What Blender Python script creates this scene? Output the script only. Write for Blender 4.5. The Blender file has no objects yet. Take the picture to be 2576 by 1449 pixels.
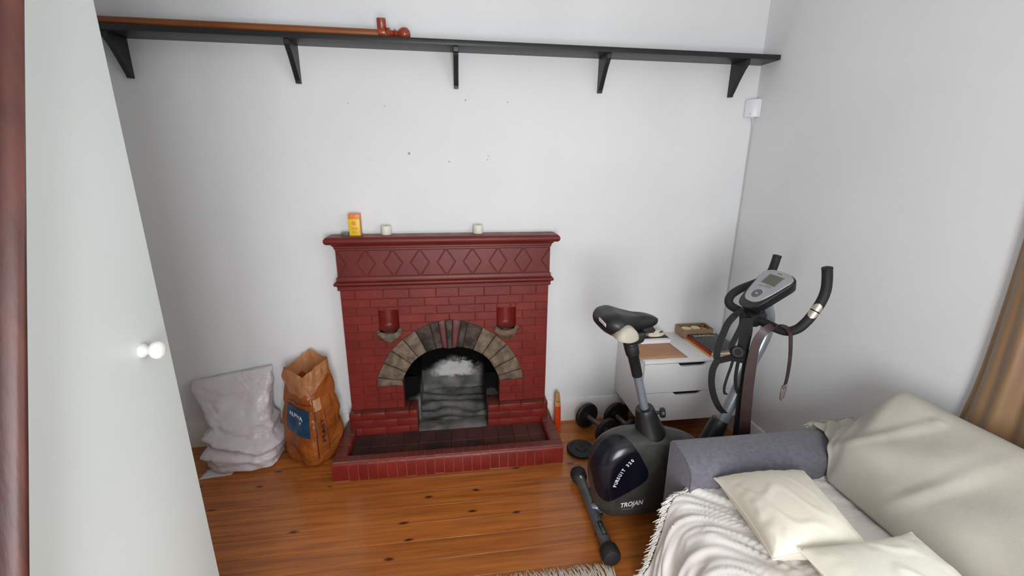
import bpy, bmesh, math, random
from mathutils import Vector, Matrix, noise as mnoise
random.seed(7)
S = bpy.context.scene
COL = S.collection
V = Vector

# ------------------------------------------------------------------ camera
# calibrated from the photograph (2576 x 1449 frame)
FPX = 1108.995
CAM = V((0.0152, -2.4676, 1.6065))
_yaw, _pitch, _roll = 0.1429, 0.2757, 0.0091
def _axes():
    cp, sp = math.cos(_pitch), math.sin(_pitch); cy, sy = math.cos(_yaw), math.sin(_yaw)
    cr, sr = math.cos(_roll), math.sin(_roll)
    x0 = V((cy, -sy, 0)); y0 = V((sy, cy, 0)); z0 = V((0, 0, 1))
    f = cp*y0 - sp*z0; u = sp*y0 + cp*z0
    return cr*x0 + sr*u, -sr*x0 + cr*u, f
CR, CU, CF = _axes()
cam = bpy.data.cameras.new('camera'); camo = bpy.data.objects.new('camera', cam); COL.objects.link(camo)
cam.sensor_width = 36; cam.lens = 36*FPX/2576; cam.clip_start = 0.02
camo.matrix_world = Matrix(((CR.x, CU.x, -CF.x, CAM.x), (CR.y, CU.y, -CF.y, CAM.y), (CR.z, CU.z, -CF.z, CAM.z), (0, 0, 0, 1)))
S.camera = camo
def at(px, py, ax, val):
    """point of the pixel's ray on the plane  coordinate[ax] = val"""
    d = CF + CR*((px-1288)/FPX) + CU*((724.5-py)/FPX)
    return CAM + d*((val-CAM[ax])/d[ax])

# ------------------------------------------------------------------ light
S.view_settings.view_transform = 'Standard'; S.view_settings.look = 'None'
S.view_settings.exposure = 0.0; S.view_settings.gamma = 1.0; S.view_settings.use_curve_mapping = False
XL, XR, YF, ZC = -1.80, 1.754, -3.60, 2.75          # left wall, right wall, wall behind, ceiling
w = bpy.data.worlds.new('sky'); S.world = w; w.use_nodes = True
w.node_tree.nodes['Background'].inputs[0].default_value = (0.75, 0.86, 1, 1)
w.node_tree.nodes['Background'].inputs[1].default_value = 1.0
WIN_B = (-0.30, 0.66, 0.45, 2.10)                   # window in the wall behind: x0 x1 z0 z1
WIN_R = (-3.10, -1.72, 0.85, 2.15)                  # window in the right wall: y0 y1 z0 z1
def area(name, loc, rot, sx, sy, power, col):
    l = bpy.data.lights.new(name, 'AREA'); l.shape = 'RECTANGLE'; l.size = sx; l.size_y = sy; l.energy = power; l.color = col
    o = bpy.data.objects.new(name, l); COL.objects.link(o); o.location = loc; o.rotation_euler = rot
    return o
area('daylight_behind', ((WIN_B[0]+WIN_B[1])/2, YF-0.16, (WIN_B[2]+WIN_B[3])/2), (math.pi/2, 0, 0), WIN_B[1]-WIN_B[0], WIN_B[3]-WIN_B[2], 94, (0.965, 0.98, 1))
area('daylight_right', (XR+0.16, (WIN_R[0]+WIN_R[1])/2, (WIN_R[2]+WIN_R[3])/2), (math.pi/2, 0, math.pi/2), WIN_R[1]-WIN_R[0], WIN_R[3]-WIN_R[2], 19, (0.90, 0.985, 1))

# ------------------------------------------------------------------ materials
def lin(c):
    return tuple((x/255/12.92 if x/255 <= 0.04045 else ((x/255+0.055)/1.055)**2.4) for x in c) + (1,)
def mat(name, c1, c2=None, rough=0.5, metal=0.0, scale=8.0, stretch=(1, 1, 1), bump=0.0, bscale=None, detail=4, spec=0.5, rnd=0.0, trans=0.0, coat=0.0, sheen=0.0, contrast=(0.35, 0.65)):
    m = bpy.data.materials.new(name); m.use_nodes = True
    nt = m.node_tree; N = nt.nodes; L = nt.links
    b = N['Principled BSDF']
    b.inputs['Roughness'].default_value = rough; b.inputs['Metallic'].default_value = metal
    b.inputs['Specular IOR Level'].default_value = spec
    b.inputs['Coat Weight'].default_value = coat
    b.inputs['Sheen Weight'].default_value = sheen
    b.inputs['Transmission Weight'].default_value = trans
    tc = N.new('ShaderNodeTexCoord'); mp = N.new('ShaderNodeMapping'); mp.inputs['Scale'].default_value = stretch
    L.new(tc.outputs['Object'], mp.inputs['Vector'])
    nz = N.new('ShaderNodeTexNoise'); nz.inputs['Scale'].default_value = scale; nz.inputs['Detail'].default_value = detail
    L.new(mp.outputs['Vector'], nz.inputs['Vector'])
    rp = N.new('ShaderNodeValToRGB'); rp.color_ramp.elements[0].position = contrast[0]; rp.color_ramp.elements[1].position = contrast[1]
    rp.color_ramp.elements[0].color = lin(c1); rp.color_ramp.elements[1].color = lin(c2 or c1)
    L.new(nz.outputs['Fac'], rp.inputs['Fac'])
    out = rp.outputs['Color']
    if rnd:
        oi = N.new('ShaderNodeObjectInfo'); mr = N.new('ShaderNodeMapRange')
        mr.inputs['To Min'].default_value = 1-rnd; mr.inputs['To Max'].default_value = 1+rnd
        L.new(oi.outputs['Random'], mr.inputs['Value'])
        hs = N.new('ShaderNodeHueSaturation'); L.new(mr.outputs['Result'], hs.inputs['Value']); L.new(out, hs.inputs['Color'])
        out = hs.outputs['Color']
    L.new(out, b.inputs['Base Color'])
    if bump:
        n2 = N.new('ShaderNodeTexNoise'); n2.inputs['Scale'].default_value = bscale or scale*3; n2.inputs['Detail'].default_value = 5
        L.new(mp.outputs['Vector'], n2.inputs['Vector'])
        bp = N.new('ShaderNodeBump'); bp.inputs['Strength'].default_value = bump; bp.inputs['Distance'].default_value = 0.01
        L.new(n2.outputs['Fac'], bp.inputs['Height']); L.new(bp.outputs['Normal'], b.inputs['Normal'])
    m['_out'] = 0
    del m['_out']
    return m
M = {}
M['wall'] = mat('wall_paint', (225, 226, 227), (231, 232, 233), rough=0.85, scale=1.5, bump=0.05, bscale=60, spec=0.2)
M['ceiling'] = mat('ceiling_paint', (235, 235, 232), rough=0.9, spec=0.2)
M['skirting'] = mat('skirting_paint', (222, 221, 216), (228, 227, 222), rough=0.45, scale=3)
M['red'] = mat('oxblood_paint', (112, 30, 22), (124, 37, 28), rough=0.40, spec=0.4, scale=9, bump=0.10, bscale=45, rnd=0.10)
def dust_on_top(m, col, amt):
    nt = m.node_tree; N = nt.nodes; L = nt.links; b = N['Principled BSDF']; src = b.inputs['Base Color'].links[0].from_socket
    ge = N.new('ShaderNodeNewGeometry'); sp = N.new('ShaderNodeSeparateXYZ'); L.new(ge.outputs['True Normal'], sp.inputs[0])
    mr = N.new('ShaderNodeMapRange'); mr.inputs['From Min'].default_value = .55; mr.inputs['From Max'].default_value = .95; mr.inputs['To Max'].default_value = amt; L.new(sp.outputs['Z'], mr.inputs['Value'])
    n = N.new('ShaderNodeTexNoise'); n.inputs['Scale'].default_value = 14; n.inputs['Detail'].default_value = 6; tc = N.new('ShaderNodeTexCoord'); L.new(tc.outputs['Object'], n.inputs['Vector'])
    mu = N.new('ShaderNodeMath'); mu.operation = 'MULTIPLY'; L.new(mr.outputs[0], mu.inputs[0]); ad = N.new('ShaderNodeMath'); ad.operation = 'MULTIPLY_ADD'; ad.inputs[1].default_value = 1.2; ad.inputs[2].default_value = .35; L.new(n.outputs['Fac'], ad.inputs[0]); L.new(ad.outputs[0], mu.inputs[1])
    mx = N.new('ShaderNodeMix'); mx.data_type = 'RGBA'; L.new(mu.outputs[0], mx.inputs['Factor']); L.new(src, mx.inputs['A']); mx.inputs['B'].default_value = lin(col); L.new(mx.outputs['Result'], b.inputs['Base Color'])
dust_on_top(M['red'], (92, 58, 52), .62)
M['redtop'] = mat('oxblood_paint_mantel', (98, 30, 26), (110, 35, 30), rough=0.40, spec=0.35, scale=5, bump=0.06, bscale=35)
M['mortar'] = mat('painted_mortar', (88, 24, 20), (100, 29, 24), rough=0.6, scale=20)
M['kerbmortar'] = mat('pale_kerb_mortar', (150, 88, 78), (172, 112, 100), rough=0.8, scale=30)
M['dusty'] = mat('dusty_mantel_top', (128, 86, 76), (156, 122, 110), rough=0.7, scale=14)
M['hearthtile'] = mat('sooty_hearth_tile', (54, 38, 35), (88, 52, 47), rough=0.55, scale=6, bump=0.1, rnd=0.18)
M['stone'] = mat('rough_arch_stone', (90, 78, 67), (128, 112, 95), rough=0.9, scale=22, bump=0.9, bscale=38, rnd=0.12, spec=0.2)
M['stonesoot'] = mat('soot_stained_stone', (52, 46, 42), (92, 81, 71), rough=0.9, scale=18, bump=0.9, bscale=38, rnd=0.1, spec=0.2)
M['keystone'] = mat('keystone_red', (92, 42, 42), (104, 48, 48), rough=0.5, scale=14, bump=0.05)
M['black'] = mat('black_plastic', (22, 22, 24), (27, 27, 29), rough=0.42, scale=30)
M['rubber'] = mat('black_rubber', (24, 24, 26), (30, 30, 32), rough=0.65, scale=50, bump=0.1)
M['iron'] = mat('black_plate_vinyl', (24, 25, 25), (33, 34, 34), rough=0.5, scale=25)
M['shelfblack'] = mat('black_shelf_paint', (26, 26, 27), (33, 33, 34), rough=0.42, scale=10, bump=0.04)
M['chrome'] = mat('chrome', (205, 205, 205), rough=0.16, metal=1)
M['padmetal'] = mat('pulse_pad_metal', (200, 190, 172), rough=0.35, metal=0.8)
M['silver'] = mat('silver_paint', (140, 146, 152), (150, 156, 162), rough=0.30, metal=0.55, scale=20)
M['greytube'] = mat('grey_tube_paint', (92, 96, 98), (104, 108, 110), rough=0.36, metal=0.35, scale=20)
M['bluegrey'] = mat('blue_grey_tube', (116, 124, 134), (126, 134, 144), rough=0.38, metal=0.3, scale=20)
M['shroud'] = mat('shroud_grey_plastic', (62, 62, 58), (72, 72, 68), rough=0.36, metal=0.25, scale=40)
M['inlay'] = mat('navy_black_gloss', (12, 13, 24), (15, 16, 28), rough=0.22, scale=10)
M['cream'] = mat('cream_plastic', (168, 161, 146), (178, 171, 156), rough=0.45, scale=10)
M['consolesilver'] = mat('console_silver', (168, 170, 172), (176, 178, 180), rough=0.35, metal=0.35, scale=10)
M['lcd'] = mat('lcd_glass', (88, 90, 72), (96, 98, 80), rough=0.25, scale=5)
M['button'] = mat('grey_button', (96, 98, 100), rough=0.4)
M['print'] = mat('white_print', (225, 225, 228), rough=0.5)
M['redprint'] = mat('red_print', (150, 30, 28), rough=0.5)
M['greyprint'] = mat('grey_print', (120, 122, 124), rough=0.5)
M['white'] = mat('white_laminate', (228, 228, 228), (232, 232, 232), rough=0.4, scale=2)
M['cupwhite'] = mat('cupboard_white_paint', (224, 230, 228), (228, 233, 231), rough=0.45, scale=2)
M['knobwhite'] = mat('knob_white_paint', (236, 236, 230), rough=0.25)
M['darkwood'] = mat('dark_brown_timber', (66, 30, 22), (82, 40, 30), rough=0.45, scale=6, stretch=(8, 8, 0.6), bump=0.05)
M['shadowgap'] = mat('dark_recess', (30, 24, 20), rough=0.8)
M['rod'] = mat('varnished_pine_rod', (116, 60, 22), (148, 84, 36), rough=0.35, scale=4, stretch=(0.6, 12, 12), coat=0.3)
M['finial'] = mat('mahogany_finial', (136, 50, 22), (160, 64, 30), rough=0.32, scale=10, coat=0.3)
M['sofagrey'] = mat('grey_sofa_fabric', (104, 102, 112), (116, 114, 124), rough=0.95, scale=60, bump=0.25, bscale=500, spec=0.1, sheen=0.3)
M['throwwhite'] = mat('white_cotton_throw', (232, 227, 221), (240, 236, 231), rough=0.95, scale=10, bump=0.10, bscale=420, spec=0.1, sheen=0.2)
M['throwbeige'] = mat('beige_cotton_throw', (184, 180, 168), (194, 190, 179), rough=0.95, scale=8, bump=0.2, bscale=420, spec=0.1, sheen=0.2)
M['pillow'] = mat('cream_cotton', (228, 220, 204), (234, 228, 213), rough=0.8, scale=6, bump=0.1, bscale=300, spec=0.2)
M['pillow2'] = mat('ivory_cotton', (226, 222, 206), (232, 228, 214), rough=0.8, scale=6, bump=0.1, bscale=300, spec=0.2)
M['curtain'] = mat('tan_satin', (128, 98, 66), (146, 114, 80), rough=0.5, scale=3, stretch=(6, 6, 0.8), sheen=0.3)
M['belt'] = mat('brown_leather', (48, 30, 30), (60, 38, 36), rough=0.45, scale=30, bump=0.05)
M['web'] = mat('black_webbing', (11, 11, 12), (16, 16, 17), rough=0.8, scale=90, bump=0.15)
M['kraft'] = mat('kraft_paper', (176, 132, 98), (186, 142, 108), rough=0.8, scale=6)
M['carton'] = mat('brown_carton', (156, 122, 94), (168, 134, 104), rough=0.85, scale=8)
M['paper'] = mat('white_paper', (232, 230, 236), rough=0.7)
M['creamfluff'] = mat('cream_cotton_pads', (226, 214, 184), (234, 224, 198), rough=0.9, scale=20)
M['woodbit'] = mat('small_wood', (176, 132, 74), (206, 166, 106), rough=0.6, scale=20)
M['magblack'] = mat('magazine_cover', (62, 58, 58), (70, 66, 66), rough=0.3, scale=4)
M['bookred'] = mat('red_book', (170, 20, 26), (182, 24, 30), rough=0.4, scale=5)
M['bookyellow'] = mat('yellow_book', (196, 160, 70), (206, 172, 84), rough=0.5, scale=5)
M['pages'] = mat('book_pages', (222, 218, 206), rough=0.8)
M['darkprint'] = mat('dark_print', (40, 40, 48), rough=0.6)
M['pink'] = mat('pink_print', (206, 140, 156), (216, 170, 150), rough=0.5, scale=30)
M['blueprint'] = mat('blue_print', (30, 44, 84), (140, 160, 196), rough=0.5, scale=60)
M['matchbox'] = mat('matchbox_grey', (78, 90, 98), (90, 102, 110), rough=0.6, scale=40)
M['matchtop'] = mat('matchbox_label', (188, 150, 92), rough=0.6)
M['boxyellow'] = mat('yellow_carton', (236, 188, 32), (240, 200, 50), rough=0.4, scale=6)
M['boxorange'] = mat('orange_carton', (232, 130, 48), (238, 146, 60), rough=0.4, scale=6)
M['boxside'] = mat('carton_side', (206, 124, 84), (216, 138, 96), rough=0.5, scale=10)
M['olive'] = mat('olive_print', (132, 108, 40), rough=0.5)
M['wax'] = mat('ivory_wax', (224, 220, 204), (230, 226, 212), rough=0.5, scale=6)
M['wick'] = mat('black_wick', (40, 36, 32), rough=0.8)
M['pencilorange'] = mat('orange_lacquer', (196, 62, 26), (206, 74, 34), rough=0.3, scale=12)
M['pencilwood'] = mat('bare_wood', (176, 126, 76), (190, 140, 90), rough=0.6, scale=20)
M['pvc'] = mat('white_plastic_housing', (232, 232, 236), rough=0.35)
M['wire'] = mat('white_cable', (196, 196, 194), rough=0.5)
M['hole'] = mat('old_screw_hole', (168, 160, 152), rough=0.9)
M['rug'] = mat('cream_wool_rug', (196, 186, 170), (210, 202, 188), rough=0.95, scale=40, bump=0.4, bscale=300)

def mat_floor():
    m = mat('varnished_pine_boards', (150, 82, 31), (192, 114, 48), rough=0.34, scale=3.0, stretch=(0.9, 14, 14), rnd=0.13, coat=0.25, bump=0.04, bscale=8, contrast=(0.3, 0.7))
    nt = m.node_tree; N = nt.nodes; L = nt.links; b = N['Principled BSDF']
    src = b.inputs['Base Color'].links[0].from_socket
    tc = N.new('ShaderNodeTexCoord'); mp = N.new('ShaderNodeMapping'); mp.inputs['Scale'].default_value = (3.1, 8.0, 1)
    L.new(tc.outputs['Object'], mp.inputs['Vector'])
    vo = N.new('ShaderNodeTexVoronoi'); vo.inputs['Scale'].default_value = 1.0; vo.voronoi_dimensions = '2D'
    wn = N.new('ShaderNodeTexNoise'); wn.inputs['Scale'].default_value = 9.0; L.new(tc.outputs['Object'], wn.inputs['Vector'])
    wm = N.new('ShaderNodeVectorMath'); wm.operation = 'SCALE'; wm.inputs['Scale'].default_value = 0.16; L.new(wn.outputs['Color'], wm.inputs[0])
    wa = N.new('ShaderNodeVectorMath'); wa.operation = 'ADD'; L.new(mp.outputs['Vector'], wa.inputs[0]); L.new(wm.outputs[0], wa.inputs[1])
    L.new(wa.outputs[0], vo.inputs['Vector'])
    r = N.new('ShaderNodeValToRGB'); r.color_ramp.elements[0].position = 0.03; r.color_ramp.elements[1].position = 0.085
    r.color_ramp.elements[0].color = (1, 1, 1, 1); r.color_ramp.elements[1].color = (0, 0, 0, 1)
    L.new(vo.outputs['Distance'], r.inputs['Fac'])
    # keep only some of the cells as knots
    sc = N.new('ShaderNodeSeparateColor'); L.new(vo.outputs['Color'], sc.inputs['Color'])
    gt = N.new('ShaderNodeMath'); gt.operation = 'GREATER_THAN'; gt.inputs[1].default_value = 0.40; L.new(sc.outputs[0], gt.inputs[0])
    mu = N.new('ShaderNodeMath'); mu.operation = 'MULTIPLY'; L.new(r.outputs['Color'], mu.inputs[0]); L.new(gt.outputs[0], mu.inputs[1])
    mx = N.new('ShaderNodeMix'); mx.data_type = 'RGBA'; L.new(mu.outputs[0], mx.inputs['Factor'])
    L.new(src, mx.inputs['A']); mx.inputs['B'].default_value = lin((62, 28, 14))
    # long darker grain streaks
    n = N.new('ShaderNodeTexNoise'); n.inputs['Scale'].default_value = 2.0; n.inputs['Detail'].default_value = 6
    mp2 = N.new('ShaderNodeMapping'); mp2.inputs['Scale'].default_value = (0.7, 30, 1); L.new(tc.outputs['Object'], mp2.inputs['Vector']); L.new(mp2.outputs['Vector'], n.inputs['Vector'])
    r2 = N.new('ShaderNodeValToRGB'); r2.color_ramp.elements[0].position = 0.58; r2.color_ramp.elements[1].position = 0.72
    r2.color_ramp.elements[0].color = (0, 0, 0, 1); r2.color_ramp.elements[1].color = (0.45, 0.45, 0.45, 1)
    L.new(n.outputs['Fac'], r2.inputs['Fac'])
    mx2 = N.new('ShaderNodeMix'); mx2.data_type = 'RGBA'; L.new(r2.outputs['Color'], mx2.inputs['Factor'])
    L.new(mx.outputs['Result'], mx2.inputs['A']); mx2.inputs['B'].default_value = lin((96, 46, 18))
    L.new(mx2.outputs['Result'], b.inputs['Base Color'])
    return m
M['floor'] = mat_floor()
def mat_soot():
    # ash-grey masonry, whiter on the middle of the back, black soot in irregular stains above
    m = mat('sooty_firebox', (88, 88, 84), (134, 132, 126), rough=0.95, scale=9, bump=0.8, bscale=22, spec=0.1)
    nt = m.node_tree; N = nt.nodes; L = nt.links; b = N['Principled BSDF']
    src = b.inputs['Base Color'].links[0].from_socket
    tc = N.new('ShaderNodeTexCoord'); sp = N.new('ShaderNodeSeparateXYZ'); L.new(tc.outputs['Object'], sp.inputs[0])
    n = N.new('ShaderNodeTexNoise'); n.inputs['Scale'].default_value = 19; n.inputs['Detail'].default_value = 9; n.inputs['Roughness'].default_value = 0.65; L.new(tc.outputs['Object'], n.inputs['Vector'])
    def M_(op, a, c=None):
        x = N.new('ShaderNodeMath'); x.operation = op
        for i, s in enumerate((a, c)):
            if s is None: continue
            if isinstance(s, (int, float)): x.inputs[i].default_value = s
            else: L.new(s, x.inputs[i])
        return x.outputs[0]
    nz = M_('MULTIPLY', M_('SUBTRACT', n.outputs['Fac'], 0.5), 0.16)
    z = M_('ADD', sp.outputs['Z'], nz)
    def ramp(v, lo, hi):
        r = N.new('ShaderNodeMapRange'); r.interpolation_type = 'SMOOTHSTEP'; L.new(v, r.inputs['Value']); r.inputs['From Min'].default_value = lo; r.inputs['From Max'].default_value = hi
        return r.outputs['Result']
    # white ash band on the back wall (object space: z height, x width)
    dx = M_('ABSOLUTE', M_('SUBTRACT', M_('ADD', sp.outputs['X'], nz), 0.03))
    band = M_('MULTIPLY', M_('MULTIPLY', ramp(z, 0.175, 0.215), ramp(z, 0.325, 0.29)), ramp(dx, 0.165, 0.075))
    band = M_('MULTIPLY', band, ramp(sp.outputs['Y'], 0.16, 0.24))
    m1 = N.new('ShaderNodeMix'); m1.data_type = 'RGBA'; L.new(band, m1.inputs['Factor']); L.new(src, m1.inputs['A']); m1.inputs['B'].default_value = lin((214, 212, 210))
    soot = ramp(M_('ADD', z, M_('MULTIPLY', dx, 0.5)), 0.30, 0.365)
    side = ramp(M_('ABSOLUTE', sp.outputs['X']), 0.19, 0.225)
    side = M_('MULTIPLY', side, 0.75)
    k = M_('MAXIMUM', soot, side)
    m2 = N.new('ShaderNodeMix'); m2.data_type = 'RGBA'; L.new(k, m2.inputs['Factor']); L.new(m1.outputs['Result'], m2.inputs['A']); m2.inputs['B'].default_value = lin((16, 15, 15))
    L.new(m2.outputs['Result'], b.inputs['Base Color'])
    return m
M['soot'] = mat_soot()
def mat_film(name, c, c2, alpha, rough=0.25):
    m = mat(name, c, c2, rough=rough, scale=7, bump=0.25, bscale=30)
    nt = m.node_tree; N = nt.nodes; L = nt.links; b = N['Principled BSDF']; o = N['Material Output']
    tr = N.new('ShaderNodeBsdfTranslucent'); L.new(b.inputs['Base Color'].links[0].from_socket, tr.inputs['Color'])
    mx = N.new('ShaderNodeMixShader'); mx.inputs[0].default_value = alpha
    L.new(b.outputs[0], mx.inputs[1]); L.new(tr.outputs[0], mx.inputs[2]); L.new(mx.outputs[0], o.inputs['Surface'])
    return m
M['bagwhite'] = mat_film('white_plastic_film', (222, 212, 214), (234, 226, 229), 0.2, 0.28)
M['bagpale'] = mat_film('clear_amber_film', (196, 130, 84), (216, 158, 114), 0.5, 0.22)
def creases(m, sc, strength, dist):
    nt = m.node_tree; N = nt.nodes; L = nt.links; b = N['Principled BSDF']
    tc = N.new('ShaderNodeTexCoord'); n = N.new('ShaderNodeTexNoise'); n.inputs['Scale'].default_value = 5; L.new(tc.outputs['Object'], n.inputs['Vector'])
    sv = N.new('ShaderNodeVectorMath'); sv.operation = 'SCALE'; sv.inputs['Scale'].default_value = .22; L.new(n.outputs['Color'], sv.inputs[0])
    ad = N.new('ShaderNodeVectorMath'); ad.operation = 'ADD'; L.new(tc.outputs['Object'], ad.inputs[0]); L.new(sv.outputs[0], ad.inputs[1])
    mp = N.new('ShaderNodeMapping'); mp.inputs['Rotation'].default_value = (0.3, 0.7, 0.2); mp.inputs['Scale'].default_value = (1.0, 1.0, 2.1); L.new(ad.outputs[0], mp.inputs['Vector'])
    vo = N.new('ShaderNodeTexVoronoi'); vo.feature = 'F1'; vo.inputs['Scale'].default_value = sc; L.new(mp.outputs[0], vo.inputs['Vector'])
    v2 = N.new('ShaderNodeTexVoronoi'); v2.feature = 'F1'; v2.inputs['Scale'].default_value = sc*2.7; L.new(mp.outputs[0], v2.inputs['Vector'])
    mm = N.new('ShaderNodeMath'); mm.operation = 'MULTIPLY_ADD'; mm.inputs[1].default_value = .4; L.new(v2.outputs['Distance'], mm.inputs[0]); L.new(vo.outputs['Distance'], mm.inputs[2])
    bp = N.new('ShaderNodeBump'); bp.inputs['Strength'].default_value = strength; bp.inputs['Distance'].default_value = dist
    L.new(mm.outputs[0], bp.inputs['Height']); L.new(bp.outputs['Normal'], b.inputs['Normal'])
creases(M['bagwhite'], 6.5, .42, .022); creases(M['bagpale'], 9, .4, .016)
M['bagorange'] = mat_film('amber_plastic_film', (150, 78, 28), (190, 108, 50), 0.35, 0.22)
creases(M['bagorange'], 9, .4, .016)
M['bagblue'] = mat('blue_bag_print', (18, 52, 82), (24, 62, 92), rough=0.35)
M['bagink'] = mat('ink_on_bag', (34, 34, 62), rough=0.4)
M['bagsand'] = mat('bag_contents', (120, 72, 40), (150, 98, 60), rough=0.9, scale=20)
def mat_glass():
    m = bpy.data.materials.new('window_glass'); m.use_nodes = True
    nt = m.node_tree; N = nt.nodes; L = nt.links; N.remove(N['Principled BSDF'])
    t = N.new('ShaderNodeBsdfTransparent'); g = N.new('ShaderNodeBsdfGlossy'); g.inputs['Roughness'].default_value = 0.03
    mx = N.new('ShaderNodeMixShader'); mx.inputs[0].default_value = 0.06
    L.new(t.outputs[0], mx.inputs[1]); L.new(g.outputs[0], mx.inputs[2]); L.new(mx.outputs[0], N['Material Output'].inputs['Surface'])
    return m
M['glass'] = mat_glass()

# ------------------------------------------------------------------ mesh helpers
ORG = {}
def thing(name, label, cat, loc=(0, 0, 0), group=None):
    o = bpy.data.objects.new(name, None); COL.objects.link(o); o.location = loc; o.empty_display_size = 0.05
    ORG[o] = V(loc); o['label'] = label; o['category'] = cat
    if group: o['group'] = group
    return o
def tag(o, label, cat, group=None):
    o['label'] = label; o['category'] = cat
    if group: o['group'] = group
    return o
class MB:
    def __init__(s): s.v = []; s.f = []
    def add(s, vs, fs):
        n = len(s.v); s.v += [V(p) for p in vs]; s.f += [tuple(i+n for i in f) for f in fs]; return s
    def box(s, a, b):
        (x0, y0, z0), (x1, y1, z1) = a, b
        x0, x1 = min(x0, x1), max(x0, x1); y0, y1 = min(y0, y1), max(y0, y1); z0, z1 = min(z0, z1), max(z0, z1)
        return s.add([(x0, y0, z0), (x1, y0, z0), (x1, y1, z0), (x0, y1, z0), (x0, y0, z1), (x1, y0, z1), (x1, y1, z1), (x0, y1, z1)],
                     [(0, 3, 2, 1), (4, 5, 6, 7), (0, 1, 5, 4), (1, 2, 6, 5), (2, 3, 7, 6), (3, 0, 4, 7)])
    def tube(s, pts, r, n=14, cap=True):
        pts = [V(p) for p in pts]; k = len(pts); rs = r if isinstance(r, (list, tuple)) else [r]*k
        rings = []; up = None
        for i, p in enumerate(pts):
            d = (pts[min(i+1, k-1)]-pts[max(i-1, 0)]).normalized()
            if up is None:
                up = V((0, 0, 1)) if abs(d.z) < 0.9 else V((1, 0, 0))
            a = (up-d*up.dot(d)).normalized(); up = a; c = d.cross(a)
            rings.append([p+(a*math.cos(t)+c*math.sin(t))*rs[i] for t in [2*math.pi*j/n for j in range(n)]])
        vs = [q for rg in rings for q in rg]; fs = []
        for i in range(k-1):
            for j in range(n):
                fs.append((i*n+j, i*n+(j+1) % n, (i+1)*n+(j+1) % n, (i+1)*n+j))
        if cap: fs += [tuple(range(n-1, -1, -1)), tuple((k-1)*n+j for j in range(n))]
        return s.add(vs, fs)
    def lathe(s, prof, o, d, n=28):
        """prof: (radius, distance along d)"""
        o = V(o); d = V(d).normalized(); a = d.orthogonal().normalized(); c = d.cross(a)
        vs = []; fs = []
        for r, h in prof:
            for j in range(n):
                t = 2*math.pi*j/n; vs.append(o+d*h+(a*math.cos(t)+c*math.sin(t))*max(r, 1e-5))
        for i in range(len(prof)-1):
            for j in range(n): fs.append((i*n+j, i*n+(j+1) % n, (i+1)*n+(j+1) % n, (i+1)*n+j))
        fs += [tuple(range(n-1, -1, -1)), tuple((len(prof)-1)*n+j for j in range(n))]
        return s.add(vs, fs)
    def prism(s, poly, fn):
        """poly list of 2d; fn(u, v, k) -> 3d with k = 0 / 1 for the two ends"""
        n = len(poly); vs = [fn(u, v, 0) for u, v in poly]+[fn(u, v, 1) for u, v in poly]
        fs = [tuple(range(n-1, -1, -1)), tuple(range(n, 2*n))]+[(i, (i+1) % n, n+(i+1) % n, n+i) for i in range(n)]
        return s.add(vs, fs)
    def grid(s, nu, nv, fn, wrap=False):
        vs = [fn(i/nu, j/nv) for j in range(nv+1) for i in range(nu+(0 if wrap else 1))]; w_ = nu+(0 if wrap else 1); fs = []
        for j in range(nv):
            for i in range(nu):
                i2 = (i+1) % w_ if wrap else i+1
                fs.append((j*w_+i, j*w_+i2, (j+1)*w_+i2, (j+1)*w_+i))
        return s.add(vs, fs)
    def ribbon(s, pts, width, side, th=0.003):
        """flat strap along pts; side = direction(s) of its width"""
        pts = [V(p) for p in pts]; k = len(pts); vs = []; fs = []
        for i, p in enumerate(pts):
            d = (pts[min(i+1, k-1)]-pts[max(i-1, 0)]).normalized()
            sd = V(side[i] if isinstance(side[0], (tuple, list, Vector)) else side); sd = (sd-d*sd.dot(d)).normalized(); nn = d.cross(sd)
            ww = width[i] if isinstance(width, (list, tuple)) else width
            vs += [p+sd*ww/2+nn*th/2, p-sd*ww/2+nn*th/2, p-sd*ww/2-nn*th/2, p+sd*ww/2-nn*th/2]
        for i in range(k-1):
            for j in range(4): fs.append((i*4+j, i*4+(j+1) % 4, (i+1)*4+(j+1) % 4, (i+1)*4+j))
        fs += [(3, 2, 1, 0), tuple((k-1)*4+j for j in range(4))]
        return s.add(vs, fs)
    def build(s, name, m, parent=None, smooth=None, bevel=0, seg=2, solid=0, sub=0, loc=None):
        o_ = V((0, 0, 0)); q = parent
        if q is not None: o_ = ORG[q]
        elif loc is not None: o_ = V(loc)
        me = bpy.data.meshes.new(name); me.from_pydata([p-o_ for p in s.v], [], s.f)
        bm = bmesh.new(); bm.from_mesh(me)
        bmesh.ops.recalc_face_normals(bm, faces=bm.faces)
        if bevel:
            es = [e for e in bm.edges if len(e.link_faces) == 2 and e.calc_face_angle(0) > 0.6]
            bmesh.ops.bevel(bm, geom=es, offset=bevel, segments=seg, profile=0.5, affect='EDGES', clamp_overlap=True)
        bm.to_mesh(me); bm.free()
        if smooth is not None:
            me.shade_smooth(); me.set_sharp_from_angle(angle=math.radians(smooth))
        me.materials.append(M[m])
        o = bpy.data.objects.new(name, me); COL.objects.link(o)
        if parent is not None: o.parent = parent; ORG[o] = o_
        else: o.location = o_; ORG[o] = o_
        if solid:
            md = o.modifiers.new('thickness', 'SOLIDIFY'); md.thickness = solid; md.offset = 0
        if sub:
            md = o.modifiers.new('smooth', 'SUBSURF'); md.levels = sub; md.render_levels = sub
        return o
def boxo(name, a, b, m, parent=None, bevel=0.002, smooth=40):
    return MB().box(a, b).build(name, m, parent, smooth=smooth if bevel else None, bevel=bevel)
def struct(o): o['kind'] = 'structure'; return o
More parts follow.
